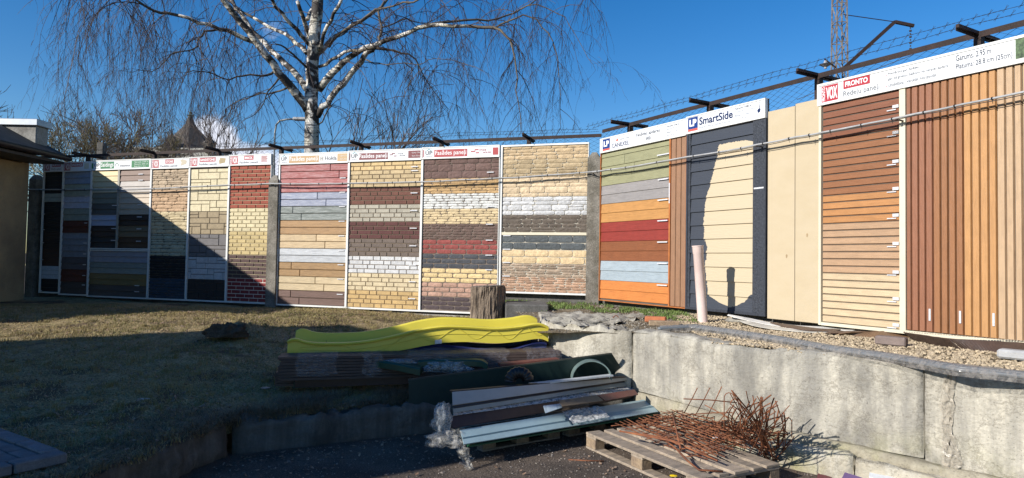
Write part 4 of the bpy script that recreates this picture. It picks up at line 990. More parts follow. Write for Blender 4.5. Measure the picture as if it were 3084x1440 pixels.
# ------------------------------------------------------------------ birch
BARK = bpy.data.materials.new('birch_bark'); BARK.use_nodes = True; N, Lk = BARK.node_tree.nodes, BARK.node_tree.links; P = N['Principled BSDF']; P.inputs['Roughness'].default_value = .8
ge = N.new('ShaderNodeNewGeometry')
def bn(sc, st, lo, hi, warp=0):
    mp = N.new('ShaderNodeMapping'); mp.inputs['Scale'].default_value = st; Lk.new(ge.outputs['Position'], mp.inputs[0]); q = N.new('ShaderNodeTexNoise'); q.inputs['Scale'].default_value = sc; q.inputs['Detail'].default_value = 7; q.inputs['Roughness'].default_value = .65; q.inputs['Distortion'].default_value = warp
    Lk.new(mp.outputs[0], q.inputs['Vector']); r = N.new('ShaderNodeMapRange'); r.inputs[1].default_value = lo; r.inputs[2].default_value = hi; Lk.new(q.outputs['Fac'], r.inputs[0]); return r.outputs[0], q.outputs['Fac']
a_, af = bn(2.6, (1.2, 1.2, 1.6),   .455, .52, .6); b_, _ = bn(5, (1, 1, 7), .52, .62); c_, _ = bn(1.3, (1, 1, 1), .45, .7)
def mx3(f, a, b):
    q = N.new('ShaderNodeMixRGB'); Lk.new(f, q.inputs[0])
    for i, v in ((1, a), (2, b)):
        if isinstance(v, tuple): q.inputs[i].default_value = (*v, 1)
        else: Lk.new(v, q.inputs[i])
    return q.outputs[0]
q = mx3(b_, (.66, .62, .56), (.16, .13, .11)); q = mx3(c_, q, (.34, .31, .20)); q = mx3(a_, q, (.035, .028, .024)); Lk.new(q, P.inputs['Base Color'])
bp = N.new('ShaderNodeBump'); bp.inputs['Strength'].default_value = .8; bp.inputs['Distance'].default_value = .03; Lk.new(af, bp.inputs['Height']); Lk.new(bp.outputs[0], P.inputs['Normal'])
TW = mat('dark_birch_twigs', (.032, .02, .018), .7, (.06, .042, .036), 3, rnd=0, coord='w')
BM = mat('brown_branch_bark', (.05, .036, .028), .8, (.12, .10, .07), 3, rnd=0, coord='w')
rn = random.Random(11)
TY = 16.0
tree = thing('birch_tree', 'big leafless weeping birch with black and white trunk rising behind the fence', 'tree', (aty(942, 450, TY).x, TY, 0))
def TP(px, py, y): p = aty(px, py, y); return p-Vector(tree.location)
def C5(x, y): return (150+x*.4156, y*.4156)
def C6(x, y): return (950+x*.4157, y*.4157)
limbs = []
def limb(pts, r0, r1, dy=0, conv=C5, y0=0, wob=.03):
    P_ = []; n = len(pts)
    for i, (x, y) in enumerate(pts): px, py = conv(x, y); P_.append(TP(px, py, TY+y0+dy*i/(n-1)))
    out = []; 
    for i in range(n-1):
        p0 = P_[max(i-1, 0)]; p1 = P_[i]; p2 = P_[i+1]; p3 = P_[min(i+2, n-1)]; m_ = max(2, int((p2-p1).length/.25))
        for k in range(m_):
            f = k/m_; q = .5*((2*p1)+(-p0+p2)*f+(2*p0-5*p1+4*p2-p3)*f*f+(-p0+3*p1-3*p2+p3)*f**3)
            out.append(q+Vector((rn.uniform(-wob, wob), rn.uniform(-wob, wob), rn.uniform(-wob, wob))))
    out.append(P_[-1]); rr = [(r0+(r1-r0)*(i/(len(out)-1))**.62)*(.88 if r0 < .2 else 1) for i in range(len(out))]
    limbs.append((out, rr)); return out, rr
tr = MB()
T0 = limb([(1895, 1900), (1897, 1080), (1895, 740), (1900, 600), (1905, 400), (1925, 200), (1945, 0), (1960, -400), (1950, -1000)], .235, .10, wob=.012); limbs.pop()
b = MB(); b.tube(T0[0], T0[1], 12); trunk_ = part('trunk', b, BARK, tree, True)
big = [
 ([(1870, 790), (1800, 700), (1700, 570), (1620, 470), (1500, 310), (1380, 150), (1270, 0), (1150, -180)], .15, .07, -1.5),
 ([(1490, 310), (1300, 230), (1150, 180), (1000, 135), (850, 100), (740, 75), (620, 0), (480, -90), (380, -130), (280, -100), (220, -20)], .075, .012, -2.2),
 ([(1860, 640), (1760, 520), (1640, 400), (1560, 320), (1440, 180), (1350, 50), (1290, -60)], .10, .05, 1.5),
 ([(1860, 380), (1790, 310), (1700, 250), (1600, 200), (1480, 130), (1390, 80), (1300, 10), (1180, -60)], .07, .03, 2),
 ([(1880, 330), (1820, 260), (1750, 180), (1680, 90), (1610, 0), (1560, -80)], .07, .04, -1),
 ([(1890, 520), (1850, 480), (1760, 400), (1700, 340), (1640, 320)], .04, .02, -1.2),
 ([(1640, 510), (1560, 545), (1500, 550), (1400, 545), (1300, 575), (1180, 530), (1080, 510), (1000, 530), (960, 600)], .04, .008, -1.4),
 ([(1745, 620), (1660, 665), (1580, 680), (1480, 690), (1380, 730), (1290, 790), (1230, 870)], .035, .007, 1),
 ([(1220, 210), (1130, 230), (1080, 290), (1040, 355), (960, 375), (880, 400), (820, 470), (740, 520), (640, 510), (560, 530)], .035, .006, -1.3),
 ([(1650, 570), (1600, 640), (1560, 700), (1520, 790), (1460, 850), (1400, 880)], .03, .006, -1.5),
 ([(1800, 1), (1840, 130), (1870, 260), (1890, 330)], .05, .07, 1),
]
for p_, a_, b_2, dy in big: limb(p_, a_, b_2, dy)
big6 = [
 ([(30, 640), (120, 540), (200, 460), (300, 385), (430, 330), (600, 265), (740, 205), (900, 185), (1100, 190), (1290, 205), (1370, 250), (1430, 350), (1450, 500), (1460, 650), (1480, 800), (1490, 960)], .12, .007, -2),
 ([(15, 840), (60, 780), (110, 720), (170, 640), (230, 570), (330, 455), (380, 385), (430, 335)], .10, .07, -.6),
 ([(420, 345), (560, 370), (680, 400), (750, 470), (800, 590), (870, 680), (950, 790), (980, 900)], .04, .006, 1),
 ([(20, 400), (100, 310), (200, 235), (280, 175), (380, 120), (470, 50), (540, -40)], .08, .035, 1.5),
 ([(30, 490), (120, 430), (220, 380), (320, 360), (430, 345)], .045, .04, -1),
 ([(740, 200), (900, 160), (1100, 150), (1250, 145), (1380, 110), (1500, 60), (1600, 0), (1680, -70)], .045, .015, 1.5),
 ([(1290, 205), (1400, 160), (1500, 110), (1600, 150), (1680, 240), (1750, 380), (1765, 520), (1772, 700), (1776, 930)], .03, .006, -1),
 ([(1480, 60), (1600, 30), (1750, 90), (1840, 170), (1900, 290), (1980, 420), (2030, 510)], .02, .004, -1),
 ([(20, 380), (60, 250), (110, 150), (170, 40), (210, -60)], .06, .04, -1.2),
 ([(470, 330), (460, 280), (475, 200), (460, 90), (500, 10)], .045, .03, .7),
 ([(480, 210), (560, 170), (660, 140), (760, 160), (860, 150), (980, 60), (1080, 0)], .025, .008, 2),
 ([(360, 430), (430, 460), (520, 470), (640, 460), (740, 470), (820, 440), (920, 430), (1040, 450), (1160, 480), (1230, 520)], .02, .005, -2),
 ([(650, 460), (690, 500), (695, 570), (650, 640), (640, 710)], .018, .006, -1.8),
 ([(100, 330), (170, 250), (300, 160), (440, 75), (560, 40), (700, 10), (800, -40)], .045, .02, -2),
 ([(30, 900), (70, 850), (100, 780), (110, 760)], .02, .02, -.4),
 ([(-60, 150), (-20, 60), (40, -60), (90, -160)], .06, .05, 2),
]
for p_, a_, b_2, dy in big6: limb(p_, a_, b_2, dy, C6)
for P_, rr in limbs:
    k = next((i for i, r in enumerate(rr) if r < .036), len(rr))
    if k > 2:
        b = MB(); b.tube(P_[:k], rr[:k], 8); part('limb', b, BARK, tree, True)
        if k < len(rr)-2: b = MB(); b.tube(P_[k-1:], rr[k-1:], 6); part('branch', b, BM, tree, True)
    else: b = MB(); b.tube(P_, rr, 6); part('branch', b, BM, tree, True)
# drooping twigs
tw = MB(); cnt = 0
def strand(p, d, L, r, droop=1.0, depth=0):
    global cnt
    n = max(4, int(L/.22)); pts = [p.copy()]; d = d.normalized(); q = p.copy()
    for i in range(n):
        g_ = .16*droop*(1+i*.08)
        d = (d+Vector((rn.gauss(0, .13), rn.gauss(0, .13), -g_+rn.gauss(0, .07)))).normalized(); q = q+d*(L/n); pts.append(q.copy())
    rr = [max(.0022, r*(1-.75*i/n)) for i in range(n+1)]
    tw.tube(pts, rr, 3, False); cnt += 1
    if depth < 2:
        m_ = int(L/(.17 if depth else .20))
        for k in range(m_):
            i = rn.randrange(1, n+1) if depth else rn.randrange(1, n+1)
            if pts[i].z < 2.4 and depth: continue
            dd = Vector((rn.gauss(0, 1), rn.gauss(0, 1), rn.uniform(-1.0, .35))).normalized()
            strand(pts[i], (dd+(pts[i]-pts[i-1]).normalized()*.8), L*rn.uniform(.14, .34) if depth == 0 else L*rn.uniform(.2, .4), max(.0026, rr[i]*.7), droop*1.1, depth+1)
for P_, rr in limbs:
    for i in range(2, len(P_)):
        r = rr[i]; far = i/len(P_)
        pr = .34 if r > .08 else .62 if r > .03 else .95
        if rn.random() > pr*.78: continue
        d = (P_[i]-P_[i-1]).normalized(); s = Vector((rn.gauss(0, 1), rn.gauss(0, 1), rn.uniform(-.4, .9)))
        top = P_[i].z
        L = rn.uniform(.9, 2.5)*(1.15 if top > 7.2 else .8 if top > 5.5 else .55)
        strand(P_[i], d*.7+s.normalized(), L, min(.013, r*.6), rn.uniform(.9, 1.6))
# curtains hanging from the outer crown and from limbs above the frame
for px0, px1, py0, L0, L1, n_ in ((255, 620, -60, 2.0, 4.4, 26), (260, 420, -40, 2.6, 4.6, 18), (430, 640, 60, 2.0, 3.9, 12), (560, 760, 30, 1.2, 3.2, 18), (640, 860, 90, 1.2, 2.8, 18), (1180, 1400, -30, 1.4, 3.2, 22), (1330, 1560, -30, 1.8, 3.6, 14), (1690, 1770, -40, 2.0, 3.3, 12), (560, 700, 200, 1.2, 2.4, 14), (1080, 1300, 230, 1.0, 2.3, 26), (1270, 1420, 230, 1.2, 2.7, 22), (980, 1200, 60, .9, 2.0, 20), (1050, 1300, 310, .6, 1.6, 18)):
    for _ in range(int(n_*.62)):
        p = TP(rn.uniform(px0, px1), py0+rn.uniform(-40, 60), TY+rn.uniform(-2.4, 1.8)); strand(p, Vector((rn.gauss(0, .7), rn.gauss(0, .5), rn.uniform(-.6, .3))), rn.uniform(L0, L1), .0085, 1.7)
for p_, r in ((limbs[1], 0), (limbs[11], 0), (limbs[17], 0)):
    P_ = p_[0]
    for i in range(len(P_)//2, len(P_), 2):
        for _ in range(1): strand(P_[i], Vector((rn.gauss(0, .6), rn.gauss(0, .6), -.4)), rn.uniform(1.6, 3.4) if P_[i].z > 6 else rn.uniform(.6, 1.4), .008, 1.7)
print('strands', cnt, len(tw.f)); o = part('crown', tw, TW, tree, kind='stuff')

# bare trees far behind
def bare_tree(px, py_top, D, name, label, seed, moss=0, spread=.42, group='bare trees behind the fence', base=None, lv=5):
    rnd = random.Random(seed); gx = aty(px, 450, D).x; ztop = aty(px, py_top, D).z
    t = thing(name, label, 'tree', (gx, D, 0), 0, group); mw, mt = MB(), MB()
    def br(p, d, L, r, lvl):
        n = 4; pts = [p.copy()]; q = p.copy()
        for i in range(n): d = (d+Vector((rnd.gauss(0, .12), rnd.gauss(0, .12), rnd.gauss(.03, .08)))).normalized(); q = q+d*L/n; pts.append(q.copy())
        (mw if lvl < 2 else mt).tube(pts, [r*(1-.45*i/n) for i in range(n+1)], 6 if lvl < 2 else 3, False)
        if lvl >= lv: return
        k = 4 if lvl < 4 else 3
        for c in range(k):
            i = rnd.randrange(2, n+1) if c else n
            a = rnd.uniform(0, 6.283); s = spread*rnd.uniform(.7, 1.5)
            o_ = d.orthogonal().normalized(); o_ = (o_*math.cos(a)+d.cross(o_)*math.sin(a))
            br(pts[i], (d+o_*s*1.3).normalized(), L*rnd.uniform(.55, .76), max(.012*D/30, r*.50), lvl+1)
    Ht = ztop; br(Vector((0, 0, 0)), Vector((rnd.gauss(0, .03), 0, 1)), Ht*.42, Ht*.015, 0)
    part('trunk', mw, mat('far_bark_mossy' if moss else 'far_bark', (.17, .14, .06) if moss else (.12, .10, .08), .85, (.08, .065, .045), 1.5, rnd=0, coord='w'), t)
    part('crown', mt, mat('far_twigs_mossy' if moss else 'far_twigs', (.17, .135, .06) if moss else (.13, .10, .08), .85, rnd=0), t, kind='stuff')
bt = [(252, 318, 34, 1, 1, 'bushy mossy bare tree rising behind the leftmost narrow boards'), (180, 352, 40, 2, 0, 'low bare tree just right of the chimney'), (340, 362, 36, 3, 1, 'short mossy bare tree between the bushy tree and the fine twigged one'),
      (392, 328, 42, 4, 0, 'fine twigged bare tree left of the steep roofed house'), (430, 350, 46, 5, 0, 'low fine twigged bare tree touching the left side of the steep roof'), (24, 312, 60, 6, 0, 'tiny bare treetop showing above the outbuilding chimney'),
      (300, 345, 48, 7, 0, 'pale bare tree in the gap behind the UP board')]
for px, py, D_, sd, ms, lab in bt: bare_tree(px, py, D_, 'bare_tree', lab, sd, ms)
bare_tree(1030, 255, 18.5, 'young_bare_tree', 'thin young bare tree just right of the birch trunk', 21, 0, .30, 'young bare trees by the birch', lv=4)
bare_tree(1140, 268, 19.5, 'young_bare_tree', 'thin young bare tree behind the second Fasādes paneļi banner', 22, 0, .30, 'young bare trees by the birch', lv=4)
bare_tree(730, 345, 24, 'young_bare_tree', 'thin bare shrub left of the birch trunk behind the street lamp', 23, 0, .34, 'young bare trees by the birch', lv=4)

# street lamps and mast
t = thing('street_lamp', 'thin grey street lamp pole with curved arm left of the birch trunk', 'street lamp')
D = 24.0; pts = [aty(826, 640, D), aty(826, 460, D), aty(828, 400, D), aty(832, 376, D), aty(842, 364, D), aty(862, 360, D), aty(888, 358, D)]
part('pole', MB().tube(pts, .034, 8), mat('galvanised_pole', (.26, .27, .27), .5, metal=.2, rnd=0), t, True)
p = aty(888, 358, D); part('lamp_head', MB().bbox(-.05, .45, -.12, .12, -.06, .05, .03, Matrix.Translation(p)), mat('lamp_head_grey', (.4, .4, .4), .5, rnd=0), t)
t = thing('wooden_post', 'short dark post standing behind the narrow left boards', 'post')
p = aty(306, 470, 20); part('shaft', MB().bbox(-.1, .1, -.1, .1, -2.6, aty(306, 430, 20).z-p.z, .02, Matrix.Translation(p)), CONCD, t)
t = thing('railway_mast', 'tall rusty lattice mast with slanting bracket arm behind the right fence', 'mast')
D = 26.0; zt_ = aty(2535, -160, D).z
LAT = mat('weathered_lattice_steel', (.08, .06, .05), .7, (.24, .22, .20), 5, rnd=.1, coord='w')
xl, xr2 = aty(2520, 200, D).x, aty(2552, 200, D).x; wd = xr2-xl
leg = {}
for i, (x, y) in enumerate(((xl, D), (xr2, D), (xl, D+wd), (xr2, D+wd))):
    sx = -.12 if x == xl else .12
    part('leg', MB().beam((x+sx, y, 0), (x-sx*.35, y, zt_), .045, .045), LAT, t); leg[i] = (x, sx, y)
def lp_(i, z): x, sx, y = leg[i]; return Vector((x+sx-(sx*1.35)*z/zt_, y, z))
z = .4; k = 0
while z < zt_-.9:
    for a_, b_2 in ((0, 1), (2, 3), (0, 2), (1, 3)):
        if k % 2: a_, b_2 = b_2, a_
        part('brace', MB().beam(lp_(a_, z), lp_(b_2, z+.78), .028, .028), LAT, t); part('brace', MB().beam(lp_(a_, z), lp_(b_2, z), .025, .025), LAT, t)
    z += .78; k += 1
e1 = aty(2542, 205, D); e2 = aty(2695, 66, D); e3 = aty(2752, 78, D); e0 = aty(2540, 44, D)
part('bracket_arm', MB().beam(e1, e2, .10, .13).beam(e2, e3, .09, .12), RUST, t); part('stay_wire', MB().tube([e0, e2], .018, 5), RUST, t)
ip = aty(2742, 78, D); bI = MB()
for k in range(9): bI.tube([ip+Vector((0, 0, -.12*k-.05)), ip+Vector((0, 0, -.12*k-.11))], .05 if k % 2 else .025, 6)
part('insulator', bI, mat('dark_insulator', (.05, .05, .06), .4, rnd=0), t)
lpn = aty(2486, 192, D); part('lamp_arm', MB().beam(aty(2520, 205, D), aty(2483, 178, D), .04, .04), RUST, t)
part('lamp_shade', MB().tube([lpn+Vector((0, 0, .12)), lpn, lpn+Vector((0, 0, -.03)), lpn+Vector((0, 0, -.14)), lpn+Vector((0, 0, -.2))], [.05, .08, .24, .05, .05], 10), mat('grey_enamel', (.32, .32, .33), .5, rnd=0), t)
for (a_, b_2, nm) in (((2534, 268), (3400, 60), 1), ((2400, 300), (2750, 165), 2)):
    tag(part('overhead_wire', MB().tube([aty(*a_, D), aty(*b_2, D-4)], .012, 4), WIREG, None), 'upper overhead wire running off right behind the barbed wire' if nm == 1 else 'lower overhead wire meeting the bracket arm near the mast', 'wire')

# ================================================================== things in the yard
def c1(x, y): return (780+x*.449, 900+y*.449)
def c2(x, y): return (1600+x*.4656, 880+y*.4656)
def c3(x, y): return (2300+x*.4656, 880+y*.4656)
# stump
sx, sy, r0 = -.355, 9.95, .255
t = thing('tree_stump', 'cut tree stump with furrowed brown bark standing in front of the sample boards', 'stump', (sx, sy, .60))
b = MB(); n = 96; zs = [0, .04, .10, .18, .28, .38, .48, .56, .62, .655, .665]
for j, z in enumerate(zs):
    for i in range(n):
        a = 2*math.pi*i/n; fl = 1+.16*math.exp(-z/.08)*(1+.6*math.sin(a*5+1)); rd = abs(nfrac(a*7, z*2.2+nfrac(a*2, z*3, 1)*2, 4))
        r = r0*fl*(1+.04*math.sin(2*a+1)+.02*math.sin(5*a))*(.90+.22*rd) - (.012 if j == len(zs)-1 else 0)
        b.v.append((r*math.cos(a), r*math.sin(a), z+.012*math.cos(a)+(.01*nfrac(a*4, 3) if j > 8 else 0)))
for j in range(len(zs)-1):
    for i in range(n): b.f.append((j*n+i, j*n+(i+1) % n, (j+1)*n+(i+1) % n, (j+1)*n+i))
part('bark', b, mat('furrowed_bark', (.26, .20, .145), .9, (.10, .075, .055), 16, (1, 1, .25), bump=1, bscale=30, bstretch=(1, 1, .3), dist=.03, rnd=0, speck=.25), t)
b = MB(); o = [(r0*.92*math.cos(2*math.pi*i/40), r0*.92*math.sin(2*math.pi*i/40), .664+.012*math.cos(2*math.pi*i/40)) for i in range(40)]; b.add(o, [tuple(range(40))]); part('cut_face', b, mat('grey_cut_wood', (.22, .19, .16), .9, (.12, .10, .08), 14, bump=.8, bscale=30, rnd=0), t)
# block behind stump
p = atz(1590, 925, 1.0)
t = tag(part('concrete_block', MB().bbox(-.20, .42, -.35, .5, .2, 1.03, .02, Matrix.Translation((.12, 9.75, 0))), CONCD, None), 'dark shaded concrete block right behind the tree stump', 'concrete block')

# wave slides
SA_, SB_ = 7.21, .179
def slide(name, label, rim, bot, wd, col, sa, zfl, deco=False, far_dz=0, cat='slide'):
    m = mat(name+'_plastic', col, .42, tuple(x*.92 for x in col), 3, rnd=0, spec=.5)
    def P3(q, off=0): v = atw(q[0], q[1], sa+off, SB_); return v
    R = [P3(c1(*q)) for q in rim]; B = [P3(c1(*q)) for q in bot]
    def ev(L, x):
        for a, c in zip(L, L[1:]):
            if x <= c.x or c is L[-1]:
                f = max(0, min(1, (x-a.x)/max(1e-6, c.x-a.x))); f2 = f*f*(3-2*f)*.5+f*.5; return a.z+(c.z-a.z)*f2
    def cr(L):
        xs = np.array([v.x for v in L]); zs = np.array([v.z for v in L]); k = np.zeros(len(L))
        d = np.diff(zs)/np.diff(xs); k[1:-1] = (d[1:]+d[:-1])/2; k[0] = d[0]; k[-1] = d[-1]
        def f(x):
            i = int(np.clip(np.searchsorted(xs, x)-1, 0, len(xs)-2)); h_ = xs[i+1]-xs[i]; s = min(1, max(0, (x-xs[i])/h_))
            return (2*s**3-3*s*s+1)*zs[i]+(s**3-2*s*s+s)*h_*k[i]+(-2*s**3+3*s*s)*zs[i+1]+(s**3-s*s)*h_*k[i+1]
        return f
    fR, fB = cr(R), cr(B); ev = lambda L, x: fR(x) if L is R else fB(x)
    x0, x1 = R[0].x, R[-1].x; n = 140; nv = Vector((-SB_, 1, 0)).normalized(); b = MB(); ring = None
    # section: outer near bottom -> near rim (rolled) -> trough -> far rim -> outer far bottom
    for i in range(n+1):
        x = x0+(x1-x0)*i/n; zr, zb = ev(R, x), ev(B, x); base = Vector((x, sa+SB_*x, 0)); end = math.exp(-i/2.2)*.03+math.exp(-(n-i)/2.2)*.02; zr -= end
        zt = zb+(zr-zb)*zfl
        half = [(.022, zb), (.026, zb+.5*(zr-zb)), (.032, zr-.032), (.010, zr-.028), (.003, zr-.012), (.014, zr), (.052, zr+.001), (.066, zr-.014), (.074, zr-.05), (.092, zt+.03), (.14, zt)]
        sec = half+[(wd/2, zt-.01)]+[(wd-a_, z_+(far_dz if 3 <= k_ <= 7 else 0)) for k_, (a_, z_) in reversed(list(enumerate(half)))]
        ring = len(sec)
        for o_, z in sec: q = base+nv*o_; b.v.append((q.x, q.y, z))
    for i in range(n):
        for j in range(ring-1): b.f.append((i*ring+j, (i+1)*ring+j, (i+1)*ring+j+1, i*ring+j+1))
    for i in (0, n):       # end walls up to the trough
        k = i*ring; f_ = [k+j for j in range(ring)]; b.f.append(tuple(f_ if i else f_[::-1]))
    t = thing(name, label, cat); part('trough', b, m, t, False)
    if deco:
        for amp, ph, nm in ((1, 0, 'wave_rib'), (0, 0, 'wave_rib')):
            b = MB(); pts = []
            for i in range(6, n-3):
                x = x0+(x1-x0)*i/n; zr, zb = ev(R, x), ev(B, x); f = i/n; mid = .50+(.30*amp*math.sin(f*f*26+f*6+ph) if amp else 0)
                q = Vector((x, sa+SB_*x, 0)); pts.append(Vector((q.x, q.y, zb+(zr-zb)*mid))+nv*.022)
            b.tube(pts, .003, 5, False); part(nm, b, m, t, True)
        q = atw(*c1(1203, 290), sa-.006, SB_); part('label_tag', MB().add([q+Vector((-.035, -.035*SB_, -.022)), q+Vector((.035, .035*SB_, -.016)), q+Vector((.035, .035*SB_, .028)), q+Vector((-.035, -.035*SB_, .022))], [(0, 1, 2, 3)]), TAGW, t)
    return t
slide('yellow_wave_slide', 'yellow plastic wave slide lying on top of the blue one behind the plank stack', [(190, 262), (235, 262), (320, 288), (500, 297), (700, 285), (900, 248), (1100, 200), (1250, 181), (1400, 184), (1600, 194), (1750, 182), (1880, 163), (1945, 176)],
      [(185, 400), (600, 392), (900, 358), (1100, 320), (1250, 297), (1400, 291), (1600, 300), (1750, 288), (1850, 272), (1900, 272), (1950, 292)], .66, (.62, .52, .06), SA_, .12, True, .035)
slide('blue_wave_slide', 'dark blue plastic slide lying underneath the yellow wave slide', [(880, 375), (1000, 345), (1100, 318), (1200, 308), (1350, 320), (1500, 335), (1700, 335), (1850, 292), (1932, 285)],
      [(880, 440), (1400, 440), (1932, 420)], .52, (.018, .026, .10), SA_+.05, .6)

# decking packs
PLK = mat('brown_decking', (.085, .055, .045), .6, (.05, .035, .03), 3, (1, 1, 8), bump=.4, bscale=20, rnd=.2)
def bar_px(mb, a, za, c, zc, w, h):     # beam whose front top edge runs between two surveyed points
    A, B = atz(*a, za), atz(*c, zc); t = (B-A).normalized(); s = Vector((-t.y, t.x, 0)).normalized()
    off = s*w/2-Vector((0, 0, h/2)); return mb.beam(A+off, B+off, w, h)
t = thing('decking_pack', 'long pack of grooved brown decking boards wrapped in film in front of the slide', 'plank stack')
A, B = atz(*c1(115, 392), .68), atz(*c1(2035, 352), .70)
tt = (B-A).normalized(); s = Vector((-tt.y, tt.x, 0))
for k in range(8):
    for j in range(2):
        o_ = s*(.075+.145*j)+Vector((0, 0, -.014-.029*k)); e_ = tt*random.uniform(0, .05); part('board', MB().beam(A+o_+e_, B+o_-tt*random.uniform(0, .07), .14, .024), PLK, t)
WF = film('dusty_wrap', (.40, .38, .40), .15, .3)
for i0, i1 in ((4, 12), (17, 21), (26, 48), (52, 60)):
    b = MB()
    for i in range(i0, i1+1):
        q = A.lerp(B, i/60)
        for j, (o_, z) in enumerate(((-.012, -.19), (-.012, -.12), (-.014, -.06), (-.008, .004), (.10, .010), (.30, .010))):
            b.v.append(tuple(q+s*o_+tt*.03*nfrac(j*.7, i0, 3)*(i in (i0, i1))*3+Vector((0, 0, z+(.05*nfrac(i*.4, 7) if j == 0 else 0)))+Vector((0, -.006, .006))*nfrac(i*.6, j*.8, 2)*1.6))
    for i in range(i1-i0):
        for j in range(5): b.f.append((i*6+j, (i+1)*6+j, (i+1)*6+j+1, i*6+j+1))
    part('wrapping', b, WF, t)
t = thing('decking_pack', 'lower pack of dark brown boards at the left end of the pile', 'plank stack')
A, B = atz(*c1(108, 492), .50), atz(*c1(700, 480), .52); tt = (B-A).normalized(); s = Vector((-tt.y, tt.x, 0))
for k in range(5): part('board', MB().beam(A+s*.08+Vector((0, 0, -.014-.029*k)), B+s*.08+Vector((0, 0, -.014-.029*k)), .15, .025), PLK, t)
t = thing('brown_trunking', 'dark brown sheet metal box profile with green end lying at the front of the lawn', 'metal profile')
b = MB(); bar_px(b, c1(240, 535), .45, c1(1010, 512), .47, .12, .09); part('profile', b, mat('dark_brown_sheet', (.05, .028, .026), .45, rnd=0), t)
b = MB(); bar_px(b, c1(232, 560), .41, c1(345, 556), .41, .12, .06); part('end_piece', b, mat('dark_green_sheet', (.02, .06, .045), .4, rnd=0), t)
GP = mat('dark_green_plastic', (.015, .06, .04), .35, rnd=0)
def ribbon(pts, w, h, m, name, label, cat, mz=.5):
    P_ = [atz(*c1(x, y), z) for x, y, z in pts]; b = MB(); N_ = len(P_)
    fine = []
    for i in range(N_-1):
        for k in range(6):
            f = k/6; p0, p1, p2, p3 = P_[max(i-1, 0)], P_[i], P_[i+1], P_[min(i+2, N_-1)]
            fine.append(.5*((2*p1)+(-p0+p2)*f+(2*p0-5*p1+4*p2-p3)*f*f+(-p0+3*p1-3*p2+p3)*f**3))
    fine.append(P_[-1]); q = []
    for i, p in enumerate(fine):
        for dy, dz in ((0, -h), (0, 0), (.02, .012), (w, .012), (w+.02, 0), (w+.02, -h)): b.v.append((p.x, p.y+dy, p.z+dz))
    for i in range(len(fine)-1):
        for j in range(6): b.f.append((i*6+j, (i+1)*6+j, (i+1)*6+(j+1) % 6, i*6+(j+1) % 6))
    b.f += [tuple(range(5, -1, -1)), tuple((len(fine)-1)*6+k for k in range(6))]
    return solo(name, b, m, label, cat)
ribbon([(520, 500, .51), (545, 455, .56), (600, 418, .61), (680, 410, .625), (850, 432, .615), (1000, 460, .59), (1078, 478, .57)], .20, .055, GP, 'curved_green_profile', 'dark green curved plastic profile arched over the wrapped boards', 'plastic profile')
ribbon([(1068, 425, .62), (1200, 418, .635), (1400, 418, .64), (1490, 424, .64), (1532, 450, .61)], .14, .05, GP, 'straight_green_profile', 'dark green plastic profile with rounded end behind the clear wrapped bundles', 'plastic profile')
def lump(px, py, z, sx_, sy_, sz_, label, seed, m=FILM):
    p = atz(*c1(px, py), z); b = MB(); nu, nv_ = 26, 14
    for j in range(nv_+1):
        for i in range(nu):
            a, e = 2*math.pi*i/nu, math.pi*(j/nv_-.5); d = Vector((math.cos(e)*math.cos(a), math.cos(e)*math.sin(a), math.sin(e)))
            k = 1+.5*noise.noise(d*2.2+Vector((seed, 0, 0)))+.14*noise.noise(d*6+Vector((seed, 4, 0))); b.v.append((p.x+d.x*sx_*k, p.y+d.y*sy_*k, p.z+d.z*sz_*k))
    for j in range(nv_):
        for i in range(nu): b.f.append((j*nu+i, j*nu+(i+1) % nu, (j+1)*nu+(i+1) % nu, (j+1)*nu+i))
    return solo('film_bundle', b, m, label, 'plastic film', 'crumpled bundles of clear film', True)
FB = film('bluish_film', (.40, .46, .52), .30, .2)
lump(925, 425, .61, .18, .08, .045, 'bluish crumpled film bundle lying behind the arched green profile', 1, FB)
lump(1260, 455, .58, .24, .09, .06, 'larger crumpled clear film bundle in front of the straight green profile', 2, FB)
lump(1225, 820, .34, .075, .09, .14, 'film bundle bunched upright at the left end of the flashing stack', 3)
lump(1240, 945, .20, .15, .10, .06, 'torn film bundle spilling onto the asphalt below the flashing stack', 4, FILMW)
drape('torn_film_tail', 'torn tail of film hanging from the left corner of the pale blue sheets', [atz(*c1(1290, 880), .28), atz(*c1(1335, 950), .21), atz(*c1(1365, 1020), .14), atz(*c1(1395, 1090), .06), atz(*c1(1405, 1145), .01)], [(.10, .05, 0), (.13, .05, 0), (.09, .04, 0), (.10, .03, 0), (.05, .03, 0)], FILMW, 5, amp=.03)
solo('red_brown_board', bar_px(MB(), c1(1620, 438), .62, c1(2015, 402), .66, .11, .025), mat('red_brown_board_paint', (.17, .06, .045), .6, rnd=0), 'thin red brown board between the wrapped planks and the green sheets', 'board')

